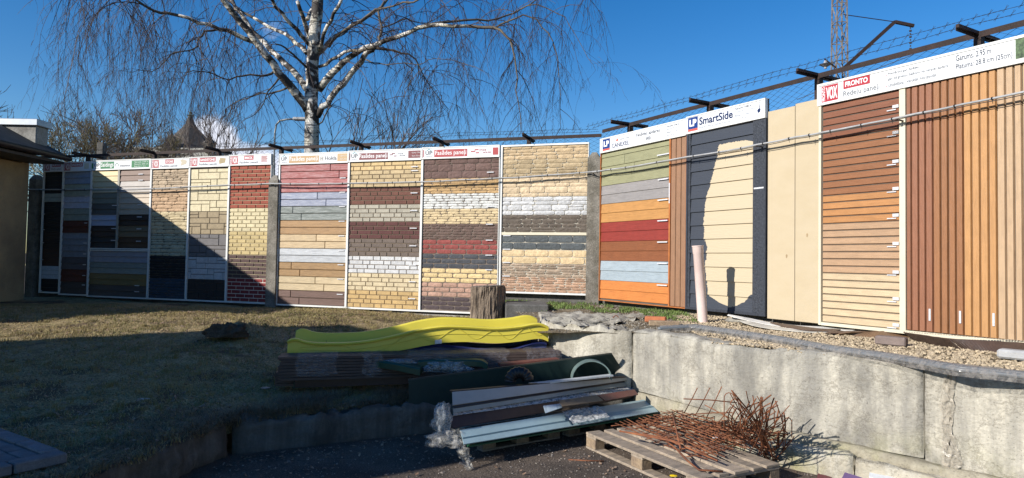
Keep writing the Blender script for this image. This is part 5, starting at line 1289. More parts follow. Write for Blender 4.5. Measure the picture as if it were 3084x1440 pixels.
# sheet metal stack
def qsheet(name, label, pts, col, th=.006, rough=.35, cat='metal sheet', group=None, ridges=(), lip=0, m=None, bend=0):
    P_ = [atz(*q[0], q[1]) for q in pts]      # near-left, near-right, far-right, far-left
    nrm = (P_[1]-P_[0]).cross(P_[3]-P_[0]).normalized()
    if nrm.z < 0: nrm = -nrm
    m = m or mat('coat_%d_%d_%d' % tuple(int(c*999) for c in col), col, rough, tuple(c*.85 for c in col), 4, rnd=0, bump=.12, bscale=6, dist=.02)
    b = MB(); nx_ = 24; fs = sorted(set([0, 1]+[f+d for f in ridges for d in (-.012, 0, .012)])); k = len(fs)
    for i in range(nx_+1):
        for f in fs:
            q = P_[0].lerp(P_[1], i/nx_).lerp(P_[3].lerp(P_[2], i/nx_), f); q = q+nrm*((.006 if any(abs(f-r) < 1e-6 for r in ridges) else 0)+.003*nfrac(i*.4, f*3, col[0]*50)+bend*math.sin(math.pi*i/nx_)); b.v.append(tuple(q))
    for i in range(nx_):
        for j in range(k-1): b.f.append((i*k+j, (i+1)*k+j, (i+1)*k+j+1, i*k+j+1))
    n0 = len(b.v)
    b.v += [tuple(Vector(v)-nrm*th) for v in b.v[:n0]]; F0 = list(b.f); b.f += [tuple(x+n0 for x in f[::-1]) for f in F0]
    for i in range(nx_): b.f.append((i*k, i*k+n0, (i+1)*k+n0, (i+1)*k)); b.f.append((i*k+k-1, (i+1)*k+k-1, (i+1)*k+k-1+n0, i*k+k-1+n0))
    for i in (0, nx_):
        for j in range(k-1): b.f.append((i*k+j, i*k+j+1, i*k+j+1+n0, i*k+j+n0))
    if lip:
        b.beam(P_[3]+nrm*0-Vector((0, 0, lip/2)), P_[2]-Vector((0, 0, lip/2)), .006, lip)
    return tag(part(name, b, m, None), label, cat, group)
G2 = 'sheet metal flashings stacked on pallets'
DG = (.022, .045, .042)
qsheet('dark_green_sheet', 'large dark green metal sheet leaning on the kerb wall behind the flashing stack', [(c1(1008, 878), .03), (c2(600, 520), .49), (c2(522, 400), .71), (c1(1003, 548), .50)], DG, .006, .4)
solo('sheet_rim', bar_px(MB(), c1(1003, 540), .51, c2(522, 393), .72, .025, .018), mat('dark_olive_rim', (.05, .05, .04), .5, rnd=0), 'folded dark olive edge strip along the top of the large green sheet', 'metal strip')
LBc = (.27, .37, .40)
qsheet('pale_blue_sheet', 'pale blue ribbed metal sheets lowest at the front of the flashing stack', [(c1(1375, 975), .20), (c2(822, 772), .20), (c2(742, 692), .27), (c1(1350, 880), .27)], LBc, .008, .3, group=G2, ridges=(.36, .42))
qsheet('green_edge_sheet', 'dark green sheet peeking out under the pale blue ribbed sheets', [(c1(1400, 988), .175), (c2(820, 785), .175), (c2(745, 700), .22), (c1(1360, 890), .22)], (.02, .09, .05), .012, .4, group=G2)
qsheet('brown_flashing', 'long dark brown flashing standing on edge behind the pale blue sheets', [(c1(1300, 868), .28), (c2(748, 665), .26), (c2(682, 628), .34), (c1(1276, 786), .36)], (.055, .032, .028), .006, .45, group=G2)
qsheet('wrapped_flashing', 'film wrapped grey flashing lying on the dark brown one', [(c1(1300, 784), .362), (c2(682, 626), .345), (c2(650, 596), .37), (c1(1305, 762), .375)], (.25, .24, .23), .005, .3, group=G2, m=film('wrapped_grey', (.5, .5, .5), .75, .25))
qsheet('grey_green_flashing', 'narrow pale grey green flashing above the film wrapped strip', [(c1(1305, 765), .38), (c2(640, 602), .375), (c2(640, 572), .41), (c1(1302, 732), .415)], (.30, .31, .28), .006, .4, group=G2)
qsheet('dark_lid_flashing', 'thin dark brown flashing between the white and the grey green ones', [(c1(1305, 732), .416), (c2(645, 573), .411), (c2(640, 562), .43), (c1(1300, 716), .425)], (.04, .028, .026), .006, .45, group=G2)
qsheet('white_flashing', 'off white flashing with dark upper edge standing tallest in the stack', [(c1(1300, 714), .43), (c2(640, 566), .43), (c2(600, 548), .47), (c1(1297, 625), .52)], (.42, .40, .37), .006, .4, group=G2)
solo('dark_cap_strip', bar_px(MB(), c1(1297, 619), .525, c2(612, 545), .475, .05, .012), mat('dark_cap', (.045, .03, .028), .5, rnd=0), 'dark brown cap strip along the top of the off white flashing', 'metal strip', G2)
solo('white_trim_strip', bar_px(MB(), c1(1830, 572), .50, c2(532, 536), .53, .07, .014), mat('white_trim', (.55, .57, .58), .4, rnd=0), 'thin white trim strip lying highest at the right of the stack', 'metal strip', G2)
qsheet('small_olive_flashing', 'short olive brown flashing lying across the middle of the stack', [(c2(205, 738), .37), (c2(465, 702), .37), (c2(428, 668), .40), (c2(172, 700), .40)], (.10, .075, .05), .006, .4, group=G2)
qsheet('small_maroon_flashing', 'short maroon flashing at the right end of the stack', [(c2(480, 702), .355), (c2(692, 662), .355), (c2(668, 628), .39), (c2(430, 666), .39)], (.13, .045, .035), .006, .4, group=G2)
qsheet('small_blue_offcut', 'small pale blue offcut lying left of the olive flashing', [(c2(92, 782), .345), (c2(200, 745), .345), (c2(190, 720), .36), (c2(78, 735), .37)], (.42, .52, .58), .004, .35, group=G2)
qsheet('narrow_olive_strip', 'narrow rusty olive strip lying over the pale blue sheets', [(c2(108, 780), .325), (c2(378, 738), .325), (c2(372, 716), .34), (c2(105, 762), .34)], (.085, .06, .042), .006, .5, group=G2)
b = MB(); P4 = [atz(*c2(270, 860), .222), atz(*c2(508, 815), .222), atz(*c2(435, 740), .275), atz(*c2(200, 778), .275)]
for i in range(15):
    for j in range(9):
        q = P4[0].lerp(P4[1], i/14).lerp(P4[3].lerp(P4[2], i/14), j/8); b.v.append((q.x+.008*nfrac(i, j, 1), q.y, q.z+.012+.012*nfrac(i*.7, j*.7, 3)))
for i in range(14):
    for j in range(8): b.f.append((i*9+j, (i+1)*9+j, (i+1)*9+j+1, i*9+j+1))
solo('film_sheet', b, film('foil_film', (.62, .62, .60), .75, .22), 'flat crumpled film lying across the middle of the pale blue sheets', 'plastic film')
# elbow and gutter ring
p0 = atz(*c1(1735, 565), .51); b = MB(); pts, rr = [], []
for k in range(40):
    a = math.pi*.95*(k/39); pts.append(p0+Vector((-.07+.085*(1-math.cos(a)), .02, .085*math.sin(a)+.01))); rr.append(.052+(.005 if k % 4 < 2 else 0))
b.tube(pts, rr, 14); solo('pipe_elbow', b, BLACK, 'black corrugated pipe elbow resting behind the white flashing', 'pipe elbow', smooth=True)
p0 = atz(*c2(392, 552), .50); b = MB(); n = 24
for k in range(n+1):
    a = math.pi*k/n; R2 = .19
    for (dr, dy) in ((0, 0), (.012, 0), (.012, .12), (0, .12)): b.v.append((p0.x-(R2+dr)*math.cos(a), p0.y+dy, p0.z+(R2+dr)*.92*math.sin(a)-.02))
for k in range(n):
    for j in range(4): b.f.append((k*4+j, (k+1)*4+j, (k+1)*4+(j+1) % 4, k*4+(j+1) % 4))
b.f += [(0, 1, 2, 3), (n*4+3, n*4+2, n*4+1, n*4)]
solo('gutter_arch', b, mat('grey_green_gutter', (.16, .22, .21), .35, rnd=0), 'arched grey green gutter piece standing at the right end of the stack', 'gutter', smooth=False)

# pallets
WP = mat('weathered_pallet_wood', (.34, .27, .20), .85, (.20, .165, .13), 3.2, (8, 1.2, 8), bump=.7, bscale=9, rnd=.14, speck=.15)
WE = mat('pallet_block_wood', (.30, .22, .14), .9, (.18, .13, .09), 10, bump=.6, bscale=40, rnd=.1, speck=.2)
def pallet(name, label, A, B, wdt, group='wooden pallets', top=5):
    A, B = Vector((A[0], A[1], 0)), Vector((B[0], B[1], 0)); t_ = (B-A); L = t_.length; ang = math.atan2(t_.y, t_.x); t = thing(name, label, 'pallet', A, ang, group)
    bw = [.145, .10, .145, .10, .145] if top == 5 else [.1]*6; gp_ = (wdt-sum(bw))/(len(bw)-1); y = 0
    for k, w_ in enumerate(bw):
        part('deck_board', MB().bbox(-.004+random.uniform(-.01, .01), L+random.uniform(-.012, .012), y, y+w_, .122, .144, .003, Matrix.Rotation(random.uniform(-.004, .004), 4, 'Z')), WP, t, label=None); y += w_+gp_
    for x in (0, L/2-.07, L-.14): part('cross_board', MB().bbox(x, x+.14, .002, wdt-.002, .1, .1215, .003), WP, t)
    for x in (0, L/2-.07, L-.14):
        for y in (.002, wdt/2-.05, wdt-.102): part('block', MB().bbox(x+.002, x+.138, y, y+.1, .022, .0995, .003), WE, t)
    for y in (0, wdt/2-.05, wdt-.1): part('bottom_board', MB().bbox(0, L, y, y+.1, .0, .0215, .003), WP, t)
    return t
PA, PB = (.684, 5.93), (1.345, 4.71)
dv = (Vector(PB)-Vector(PA)).normalized(); 
pallet('wooden_pallet', 'weathered wooden pallet carrying the rusty mesh in the sun', PA, PB, .82)
dr = Vector((.826, .564, 0))
def under(px, py, L, wd_, lab): p = atz(px, py, 0); q = p+dr*L; return pallet('wooden_pallet', lab, (p.x, p.y), (q.x, q.y), wd_)
q = atz(*c1(1480, 1020), 0); under(*c1(1500, 1030), .85, .5, 'shaded wooden pallet under the left part of the flashing stack')
p = atz(*c1(1500, 1030), 0)+dr*.95; pallet('wooden_pallet', 'shaded wooden pallet under the right part of the flashing stack', (p.x, p.y), ((p+dr*.8).x, (p+dr*.8).y), .5)

# rebar mats
def matthing(o, ax_, ay_, nx_, ny_, z, label, seed):
    t = thing('rebar_mat', label, 'rebar mesh', (0, 0, 0), 0, 'rusty welded mats on the pallet'); rn_ = random.Random(seed)
    for k in range(nx_):
        f = (k+.5)/nx_; a = o+ax_*f+Vector((0, 0, z+rn_.uniform(0, .008))); e = ay_*rn_.uniform(.95, 1.08); s_ = ay_*rn_.uniform(-.06, .0)
        pts = [a+s_+e*(i/6)+Vector((0, 0, .012*math.sin(i*1.1+k+seed))) for i in range(7)]; part('rod', MB().tube(pts, .0042, 5), REBAR, t, True)
    for k in range(ny_):
        f = (k+.5)/ny_; a = o+ay_*f+Vector((0, 0, z+.008+rn_.uniform(0, .008))); e = ax_*rn_.uniform(.95, 1.12); s_ = ax_*rn_.uniform(-.10, .0)
        pts = [a+s_+e*(i/6)+Vector((0, 0, .012*math.sin(i*.9+k+seed*2))) for i in range(7)]; part('rod', MB().tube(pts, .0042, 5), REBAR, t, True)
Lp, Tp, Rp, Bp = atz(*c2(530, 862), .17), atz(*c2(950, 785), .19), atz(*c2(1500, 965), .19), atz(*c2(1090, 1085), .17)
matthing(Lp, (Tp-Lp)*.95, (Bp-Lp)*1.0, 11, 8, 0, 'lowest rusty mesh mat with its left corner over the pallet edge', 1)
matthing(Lp.lerp(Rp, .10)+Vector((0, 0, .02)), (Tp-Lp)*.9+(Bp-Lp)*.08, (Bp-Lp)*.92-(Tp-Lp)*.10, 10, 8, .014, 'middle rusty mesh mat turned slightly against the lowest one', 2)
matthing(Lp.lerp(Rp, .16)+Vector((.03, .0, .04)), (Tp-Lp)*.82-(Bp-Lp)*.10, (Bp-Lp)*.80+(Tp-Lp)*.12, 9, 7, .03, 'topmost rusty mesh mat below the two loose bars', 3)
matthing(Lp.lerp(Rp, .52)+Vector((0, 0, .02)), (Tp-Lp)*.75, (Rp-Tp)*.55, 9, 7, .04, 'smaller rusty mesh mat toward the bar tangle', 4)
def rod(name, label, pts, r=.007, m=REBAR): return solo(name, MB().tube(pts, r, 6), m, label, 'steel bar', 'loose rusty bars', True)
rod('steel_bar', 'long bent rusty bar crossing the pallet and hooked at its near end', [atz(*c2(570, 900), .25), atz(*c2(830, 935), .24), atz(*c2(930, 1005), .22), atz(*c2(1010, 1090), .18), atz(*c2(1085, 1150), .16), atz(*c2(1240, 1160), .155)], .0075)
rod('steel_bar', 'light rusty bar running lengthwise over the mesh to the right', [atz(*c2(570, 898), .26), atz(*c2(900, 960), .25), atz(*c2(1205, 1090), .20)], .008)
rod('steel_bar', 'short thick rusty bar laid crosswise on the mesh', [atz(*c2(912, 775), .28), atz(*c2(965, 1010), .25)], .0085)
rod('steel_bar', 'thin orange bar lying on the asphalt left of the pallet', [atz(*c2(240, 1083), .01), atz(*c2(350, 1090), .01), atz(*c2(470, 1092), .012)], .006)
# tangle of bars against the wall
t = thing('rebar_tangle', 'tangled heap of rusty bars bristling against the retaining wall', 'rebar heap'); rn_ = random.Random(5)
cx_ = atz(*c2(1450, 990), .1)
def V2(x, y, z): return atz(*c2(x, y), z)
wallfix = lambda q: q
base_pts = [(1330, 900, .30), (1400, 960, .22), (1450, 1000, .16), (1500, 1040, .10), (1550, 1080, .04), (1600, 1080, .04), (1420, 880, .36), (1480, 930, .28)]
tips = [(1285, 640, .72), (1320, 625, .74), (1355, 640, .72), (1410, 625, .76), (1445, 650, .72), (1480, 670, .70), (1510, 640, .74), (1540, 660, .72), (1580, 670, .66), (1600, 700, .60), (1655, 740, .52), (1640, 790, .46), (1620, 830, .42), (1300, 700, .62), (1370, 700, .62), (1700, 900, .30), (1250, 760, .55), (1230, 820, .45)]
for i in range(58):
    bp_ = rn_.choice(base_pts); tp_ = tips[i] if i < len(tips) else rn_.choice(tips)
    a = V2(bp_[0]+rn_.uniform(-40, 40), bp_[1]+rn_.uniform(-30, 40), bp_[2]); c = V2(tp_[0]+rn_.uniform(-30, 30), tp_[1]+rn_.uniform(-5, 60), tp_[2])
    c = a.lerp(c, rn_.uniform(.6, 1.05)) if i >= len(tips) else c
    c.y = min(c.y, 9); mid = a.lerp(c, .5)+Vector((rn_.uniform(-.09, .09), rn_.uniform(-.12, .03), rn_.uniform(-.05, .08)))
    pts = [a*(1-f)**2+mid*2*f*(1-f)+c*f*f for f in (0, .15, .3, .45, .6, .75, .9, 1)]
    if i % 13 == 0:
        s_ = rn_.choice((-1, 1)); rr_ = rn_.uniform(.025, .04); pts += [c+Vector((s_*rr_*(1-math.cos(q)), 0, rr_*math.sin(q))) for q in (.5, 1, 1.6, 2.2, 2.9)]; pts.append(pts[-1]+Vector((0, 0, -rn_.uniform(.08, .25))))
    part('bar', MB().tube(pts, rn_.uniform(.003, .0058), 5), REBAR, t, True)
for (a_, c_, r) in (((1420, 980, .2), (1795, 830, .30), .007), ((1480, 1050, .12), (1808, 925, .20), .0065), ((1560, 1090, .04), (1858, 950, .18), .006), ((1440, 1000, .16), (1740, 1070, .02), .005), ((1400, 950, .2), (1790, 1120, .0), .0045),
                   ((985, 690, .55), (1330, 715, .55), .005), ((990, 780, .34), (1075, 620, .66), .004), ((1060, 800, .32), (1155, 620, .66), .004), ((1130, 820, .32), (1232, 612, .68), .004), ((1120, 728, .5), (1420, 900, .3), .004), ((1050, 790, .35), (1300, 780, .45), .005), ((1180, 880, .3), (1290, 740, .5), .004),
                   ((1500, 1060, .05), (1530, 960, .22), .007), ((1470, 850, .38), (1530, 1110, .02), .006), ((1560, 900, .3), (1600, 760, .5), .006), ((1640, 1060, .03), (1560, 950, .25), .005)):
    a, c = V2(*a_), V2(*c_); part('bar', MB().tube([a, a.lerp(c, .5)+Vector((0, -.02, .01)), c], r, 5), REBAR, t, True)
# litter
def flake(name, label, px, py, z, w_, l_, col, cat, seed=0, group=None):
    p = atz(px, py, z); b = MB(); n = 9; vs = [(p.x, p.y, p.z+.012)]
    for k in range(n): a = 6.283*k/n; r = 1+.35*nfrac(k*1.7, seed, 3); vs.append((p.x+w_*r*math.cos(a), p.y+l_*r*math.sin(a), p.z+.006+.012*nfrac(k, seed)))
    vs += [(x, y, z_-.004) for x, y, z_ in vs]; m_ = n+1
    b.add(vs, [(0, k, k % n+1) for k in range(1, n+1)]+[(m_, k % n+1+m_, k+m_) for k in range(1, n+1)]+[(k, k+m_, k % n+1+m_, k % n+1) for k in range(1, n+1)])
    return solo(name, b, mat('litter_%s' % name, col, .6, rnd=0), label, cat, group)
flake('yellow_scrap', 'bright yellow plastic scrap on the asphalt under the near pallet edge', *c2(918, 1190), .03, .03, .02, (.75, .55, .01), 'plastic scrap', 1)
flake('white_scrap', 'small white paper scrap on the rusty mesh', *c2(1190, 945), .24, .022, .012, (.7, .7, .7), 'paper scrap', 2)
flake('torn_wrapper', 'shiny grey wrapper under the bar heap at the foot of the wall', *c2(1680, 1065), .03, .035, .03, (.55, .55, .62), 'wrapper', 3)
flake('pale_leaf', 'pale curled leaf on the lawn left of the dark board pack', 0+52*.449+780-3, 900+600*.449, .33, .045, .05, (.32, .27, .23), 'leaf', 4)
flake('cream_scrap', 'cream plastic scrap lying in the sunlit strip of lawn', 452, 987, .60, .05, .04, (.7, .66, .5), 'plastic scrap', 5)
flake('white_rag', 'flat white scrap in the middle of the shaded lawn', 435, 1203, .36, .06, .03, (.42, .42, .42), 'paper scrap', 6)

# bottom right corner offcuts
qsheet('white_channel', 'white metal channel lying at the foot of the wall in the lower right', [(c3(680, 1190), .10), (c3(900, 1260), .10), (c3(890, 1205), .12), (c3(690, 1142), .12)], (.62, .64, .66), .012, .4)
qsheet('purple_box', 'corner of a printed purple box at the bottom edge right of the pallet', [(c3(500, 1215), .12), (c3(640, 1250), .12), (c3(640, 1200), .16), (c3(525, 1165), .16)], (.13, .08, .17), .05, .4, cat='box')
qsheet('maroon_offcut', 'maroon metal offcut beside the purple box', [(c3(345, 1200), .02), (c3(470, 1235), .02), (c3(440, 1195), .03), (c3(350, 1172), .03)], (.13, .03, .04), .004, .45)

# ------------------------------------------------------------------ on the ledge
bp_, tp_ = Vector((2.262, 7.83, .92)), aty(2101.2, 739.7, 7.83)
t = thing('plastic_pipe', 'pale pink plastic drain pipe stuck upright in the ledge', 'pipe')
PK = mat('pale_pink_pvc', (.68, .54, .50), .4, (.62, .48, .44), 4, rnd=0)
b = MB(); dd = (tp_-bp_); L = dd.length; b.tube([bp_, bp_+dd*.90, bp_+dd*.905, bp_+dd*.985, bp_+dd*.99, tp_], [.058, .058, .063, .063, .066, .066], 24, False); b.tube([tp_, tp_-dd*.3], [.060, .052], 24, False)
part('barrel', b, PK, t, True); part('rim', MB().tube([tp_-dd*.012, tp_], [.068, .068], 24, False), PK, t, True)
qd = [(1965, 955), (2035, 960), (2037, 986), (1967, 982)]
def boxat(name, label, px, py, z, dx, dy, dz, rz, m, cat, group=None, bev=.008):
    p = atz(px, py, z); o = part(name, MB().bbox(-dx/2, dx/2, 0, dy, 0, dz, bev), m, None); o.location = p; o.rotation_euler = (0, 0, rz); return tag(o, label, cat, group)
boxat('orange_brick', 'orange hollow brick lying near the left end of the ledge', *c2(800, 196), .95, .24, .12, .065, -.35, mat('orange_clay', (.48, .16, .07), .85, rnd=0, bump=.4, bscale=50), 'brick')
boxat('timber_block', 'weathered timber block lying in front of the orange brick', *c2(860, 222), .93, .34, .10, .06, -.15, WE, 'timber')
boxat('grey_stone', 'rounded grey stone under the dark board right of the pink pipe', *c2(1315, 208), .95, .24, .10, .07, -.6, CONC, 'stone', bev=.03)
boxat('paver_brick', 'reddish grey paving brick on the gravel under the slat board', *c3(815, 345), .965, .24, .11, .075, -.75, mat('reddish_paver', (.22, .17, .15), .9, rnd=0, bump=.5, bscale=60), 'paver', 'paving bricks on the gravel', .01)
boxat('paver_brick', 'pale grey paving brick on the gravel at the right edge', *c3(1640, 440), .965, .26, .12, .07, -.85, mat('pale_paver', (.42, .42, .42), .9, rnd=0, bump=.5, bscale=60), 'paver', 'paving bricks on the gravel', .015)
# wrapped grey profiles along the wall edge
t = thing('wrapped_profiles', 'long film wrapped bundle of dark grey profiles sagging along the wall edge', 'profile bundle')
ln = [(c2(820, 236), .965), (c2(1040, 225), .985), (c2(1300, 262), .985), (c2(1600, 308), .98), (c2(1933, 368), .975), (c3(800, 420), .97), (c3(1250, 500), .965), (c3(1684, 545), .96)]
P_ = [atz(*q[0], q[1]) for q in ln]; P_.append(P_[-1]+(P_[-1]-P_[-2])*1.3)
GPm = mat('dark_grey_profile', (.10, .115, .13), .35, rnd=0, col2=(.13, .145, .16))
for k, (o_, z, r) in enumerate(((0, .0, .016), (.04, .008, .019), (.08, .008, .019), (.02, -.018, .012))):
    fine = []
    for i in range(len(P_)-1):
        for j in range(8):
            q = P_[i].lerp(P_[i+1], j/8); q2 = q+Vector((.72, .60, 0))*o_+Vector((0, 0, z)); fine.append(q2)
    part('profile', MB().tube(fine, r, 8), GPm, t, True)
b = MB(); fine = []
for i in range(len(P_)-1):
    for j in range(8): fine.append(P_[i].lerp(P_[i+1], j/8))
sec = [(-.03, -.042), (-.03, -.012), (-.02, .016), (.02, .030), (.06, .031), (.11, .022)]
for i, q in enumerate(fine):
    for j, (o_, z) in enumerate(sec): b.v.append(tuple(q+Vector((.72, .60, 0))*o_+Vector((0, 0, z+.003*nfrac(i*.5, j*.9, 6)))))
for i in range(len(fine)-1):
    for j in range(5): b.f.append((i*6+j, (i+1)*6+j, (i+1)*6+j+1, i*6+j+1))
part('wrapping', b, film('grey_brown_wrap', (.33, .30, .27), .30, .15, .04), t, True)
for k, (px, py) in enumerate((c2(1840, 385), c3(355, 378))[:1]): boxat('support_block', 'small stone propping up the wrapped profile bundle', px, py, .93, .08, .08, .04, 0, CONC, 'stone')
# thin sheets between boards and gravel
def curve_sheet(name, label, pts, wd_, col, th=.006, group=None, cat='plastic sheet', m=None):
    P_ = [atz(*q[0], q[1]) for q in pts]; fine = []
    for i in range(len(P_)-1):
        for j in range(8):
            f = j/8; p0, p1, p2, p3 = P_[max(i-1, 0)], P_[i], P_[i+1], P_[min(i+2, len(P_)-1)]
            fine.append(.5*((2*p1)+(-p0+p2)*f+(2*p0-5*p1+4*p2-p3)*f*f+(-p0+3*p1-3*p2+p3)*f**3))
    fine.append(P_[-1]); b = MB(); sd = Vector((.80, .60, 0)); n_ = len(fine)
    for i, q in enumerate(fine):
        wv = wd_*min(1, .15+i/8)
        for (o_, z) in ((0, 0), (wv, .01), (wv, .01+th), (0, th)): b.v.append(tuple(q+sd*o_+Vector((0, 0, z))))
    for i in range(n_-1):
        for j in range(4): b.f.append((i*4+j, (i+1)*4+j, (i+1)*4+(j+1) % 4, i*4+(j+1) % 4))
    b.f += [(0, 1, 2, 3), ((n_-1)*4+3, (n_-1)*4+2, (n_-1)*4+1, (n_-1)*4)]
    return solo(name, b, m or mat('sheet_%s' % name, col, .5, rnd=0), label, cat, group)
GS = 'thin panels lying between the boards and the gravel'
curve_sheet('white_sheet', 'white bowed panel with its tip raised right of the pink pipe', [(c2(1268, 152), 1.05), (c2(1400, 185), 1.01), (c2(1600, 222), .99), (c2(1933, 240), .985), (c3(560, 258), .985)], .12, (.72, .70, .66), group=GS)
curve_sheet('cream_sheet', 'cream bowed panel just below the white one', [(c2(1300, 172), 1.0), (c2(1450, 222), .985), (c2(1700, 255), .975), (c2(1933, 268), .97), (c3(560, 275), .97), (c3(760, 262), .97)], .14, (.60, .57, .50), group=GS)
curve_sheet('brown_sheet', 'dark brown panel lying flat below the cream one', [(c2(1540, 205), 1.0), (c2(1750, 245), .99), (c2(1933, 256), .985), (c3(420, 268), .985), (c3(820, 262), .99)], .2, (.10, .06, .045), group=GS)
BRW = mat('ochre_brown_panel', (.19, .115, .065), .5, rnd=0); BRD = mat('dark_ribbed_panel', (.045, .03, .024), .5, (.07, .045, .035), 9, (1, 1, 1), rnd=.1, bump=.5, bscale=30)
qsheet('ochre_panel', 'ochre brown panel sloping off the pile onto the first paving brick', [(c3(410, 275), .965), (c3(985, 312), .965), (c3(885, 248), 1.03), (c3(560, 258), 1.01)], (.19, .115, .065), .006, m=BRW, cat='panel', group=GS)
qsheet('ribbed_panel', 'dark ribbed panel leaning below the left vertical slats', [(c3(985, 318), .965), (c3(1280, 372), .965), (c3(1200, 300), 1.05), (c3(905, 258), 1.04)], (.05, .03, .02), .008, m=BRD, cat='panel', group=GS)
qsheet('ribbed_panel', 'dark ribbed panel leaning below the right vertical slats to the picture edge', [(c3(1290, 368), .965), (c3(1760, 425), .965), (c3(1760, 330), 1.05), (c3(1210, 300), 1.05)], (.05, .03, .02), .008, m=BRD, cat='panel', group=GS)
b = MB()
A, B = atz(*c3(905, 256), 1.05), atz(*c3(1760, 322), 1.06); nst = 46
for k in range(nst): b.beam(A.lerp(B, k/nst), A.lerp(B, (k+.4+.4*random.random())/nst), .006, .007)
o = part('panel_edge_ribs', b, mat('pale_rib_edge', (.33, .28, .22), .6, rnd=0), None); o['kind'] = 'stuff'; o['label'] = 'pale broken rib ends along the edge of the dark ribbed panels'; o['category'] = 'panel edge'
o['category'] = 'panel edge'

# ------------------------------------------------------------------ stuff: gravel, grass, leaves
def scatter(name, verts_faces, m, label):
    V, F = verts_faces; me = bpy.data.meshes.new(name); me.from_pydata(V.tolist(), [], F.tolist()); me.materials.append(m); me.update()
    o = bpy.data.objects.new(name, me); COL.objects.link(o); o['kind'] = 'stuff'; o['label'] = label; return o
def rot3(rs, n):
    q = rs.normal(size=(n, 4)); q /= np.linalg.norm(q, axis=1)[:, None]; w, x, y, z = q.T
    return np.stack([1-2*(y*y+z*z), 2*(x*y-z*w), 2*(x*z+y*w), 2*(x*y+z*w), 1-2*(x*x+z*z), 2*(y*z-x*w), 2*(x*z-y*w), 2*(y*z+x*w), 1-2*(x*x+y*y)], 1).reshape(n, 3, 3)
def stones(pos, sz, seed, name, m, label, flat=.6):
    rs = np.random.RandomState(seed); n = len(pos)
    base = np.array([[1, 0, 0], [-1, 0, 0], [0, 1, 0], [0, -1, 0], [0, 0, 1], [0, 0, -1], [.6, .6, .5], [-.6, .55, .5], [.55, -.6, .5], [-.6, -.6, .5]])
    tri = np.array([[4, 6, 8], [4, 7, 6], [4, 9, 7], [4, 8, 9], [0, 6, 2], [0, 8, 6], [6, 7, 2], [1, 2, 7], [1, 7, 9], [3, 9, 8], [0, 3, 8], [1, 9, 3], [5, 0, 2], [5, 2, 1], [5, 1, 3], [5, 3, 0]])
    v = base[None]*rs.uniform(.65, 1.15, (n, 10, 1)); v = np.einsum('nij,nkj->nki', rot3(rs, n), v*np.array([1, .8, flat])[None, None]); v = v*sz[:, None, None]; v[:, :, 2] *= .75; v += pos[:, None]
    F = tri[None]+(np.arange(n)*10)[:, None, None]; return scatter(name, (v.reshape(-1, 3), F.reshape(-1, 3)), m, label)
rs = np.random.RandomState(3)
STN = mat('tan_gravel', (.50, .40, .26), .9, (.30, .24, .17), 30, rnd=0, coord='w', speck=.4, bscale=18)
pp = []
while len(pp) < 15000:
    s, t_ = rs.uniform(.30, .96), rs.uniform(.0, .95)
    if t_ < .10 or rs.rand() < .9: pp.append(ledge(s, t_)+Vector((0, 0, .006)))
pos = np.array([tuple(v) for v in pp]); stones(pos, rs.uniform(.010, .024, len(pos)), 4, 'ledge_gravel', STN, 'tan crushed gravel covering the ledge')
pp = []
for _ in range(2600): pp.append(ledge(rs.uniform(0, .32), rs.uniform(0, 1))+Vector((0, 0, .003)))
stones(np.array([tuple(v) for v in pp]), rs.uniform(.005, .018, 2600), 6, 'ledge_rubble', mat('grey_rubble', (.30, .27, .22), .9, (.16, .14, .11), 30, rnd=0, coord='w'), 'small grey rubble on the left end of the ledge')
P_ = []
for _ in range(9000):
    x, y = rs.uniform(-2.3, 3.4), rs.uniform(3.2, 6.7)
    if y > yline(x)-.1 or x+y*.9 > 7.6: continue
    P_.append((x, y, .016*nfrac(x, y, 0, .9)+.002))
stones(np.array(P_), rs.gamma(2, .0022, len(P_))+.002, 8, 'asphalt_grit', mat('mixed_grit', (.16, .13, .11), .9, (.30, .27, .23), 40, rnd=0, coord='w', thr=(.5, .6)), 'loose grit and crumbs on the asphalt')
p = atz(683, 1003, .67); b = MB(); nu, nv_ = 40, 12
for j in range(nv_+1):
    for i in range(nu):
        a, e = 2*math.pi*i/nu, math.pi/2*j/nv_; d = Vector((math.cos(e)*math.cos(a), math.cos(e)*math.sin(a), math.sin(e))); k = 1+.35*noise.noise(d*3)+.22*noise.noise(d*9); b.v.append((p.x+d.x*.27*k, p.y+d.y*.16*k, p.z-.04+d.z*.15*k))
for j in range(nv_):
    for i in range(nu): b.f.append((j*nu+i, j*nu+(i+1) % nu, (j+1)*nu+(i+1) % nu, (j+1)*nu+i))
solo('earth_clump', b, mat('dark_earth', (.06, .042, .028), .95, (.10, .075, .05), 14, rnd=0, bump=1, bscale=40, dist=.02, speck=.4), 'small dark clump of earth at the edge of the sunlit strip of lawn', 'earth clump', None, True)
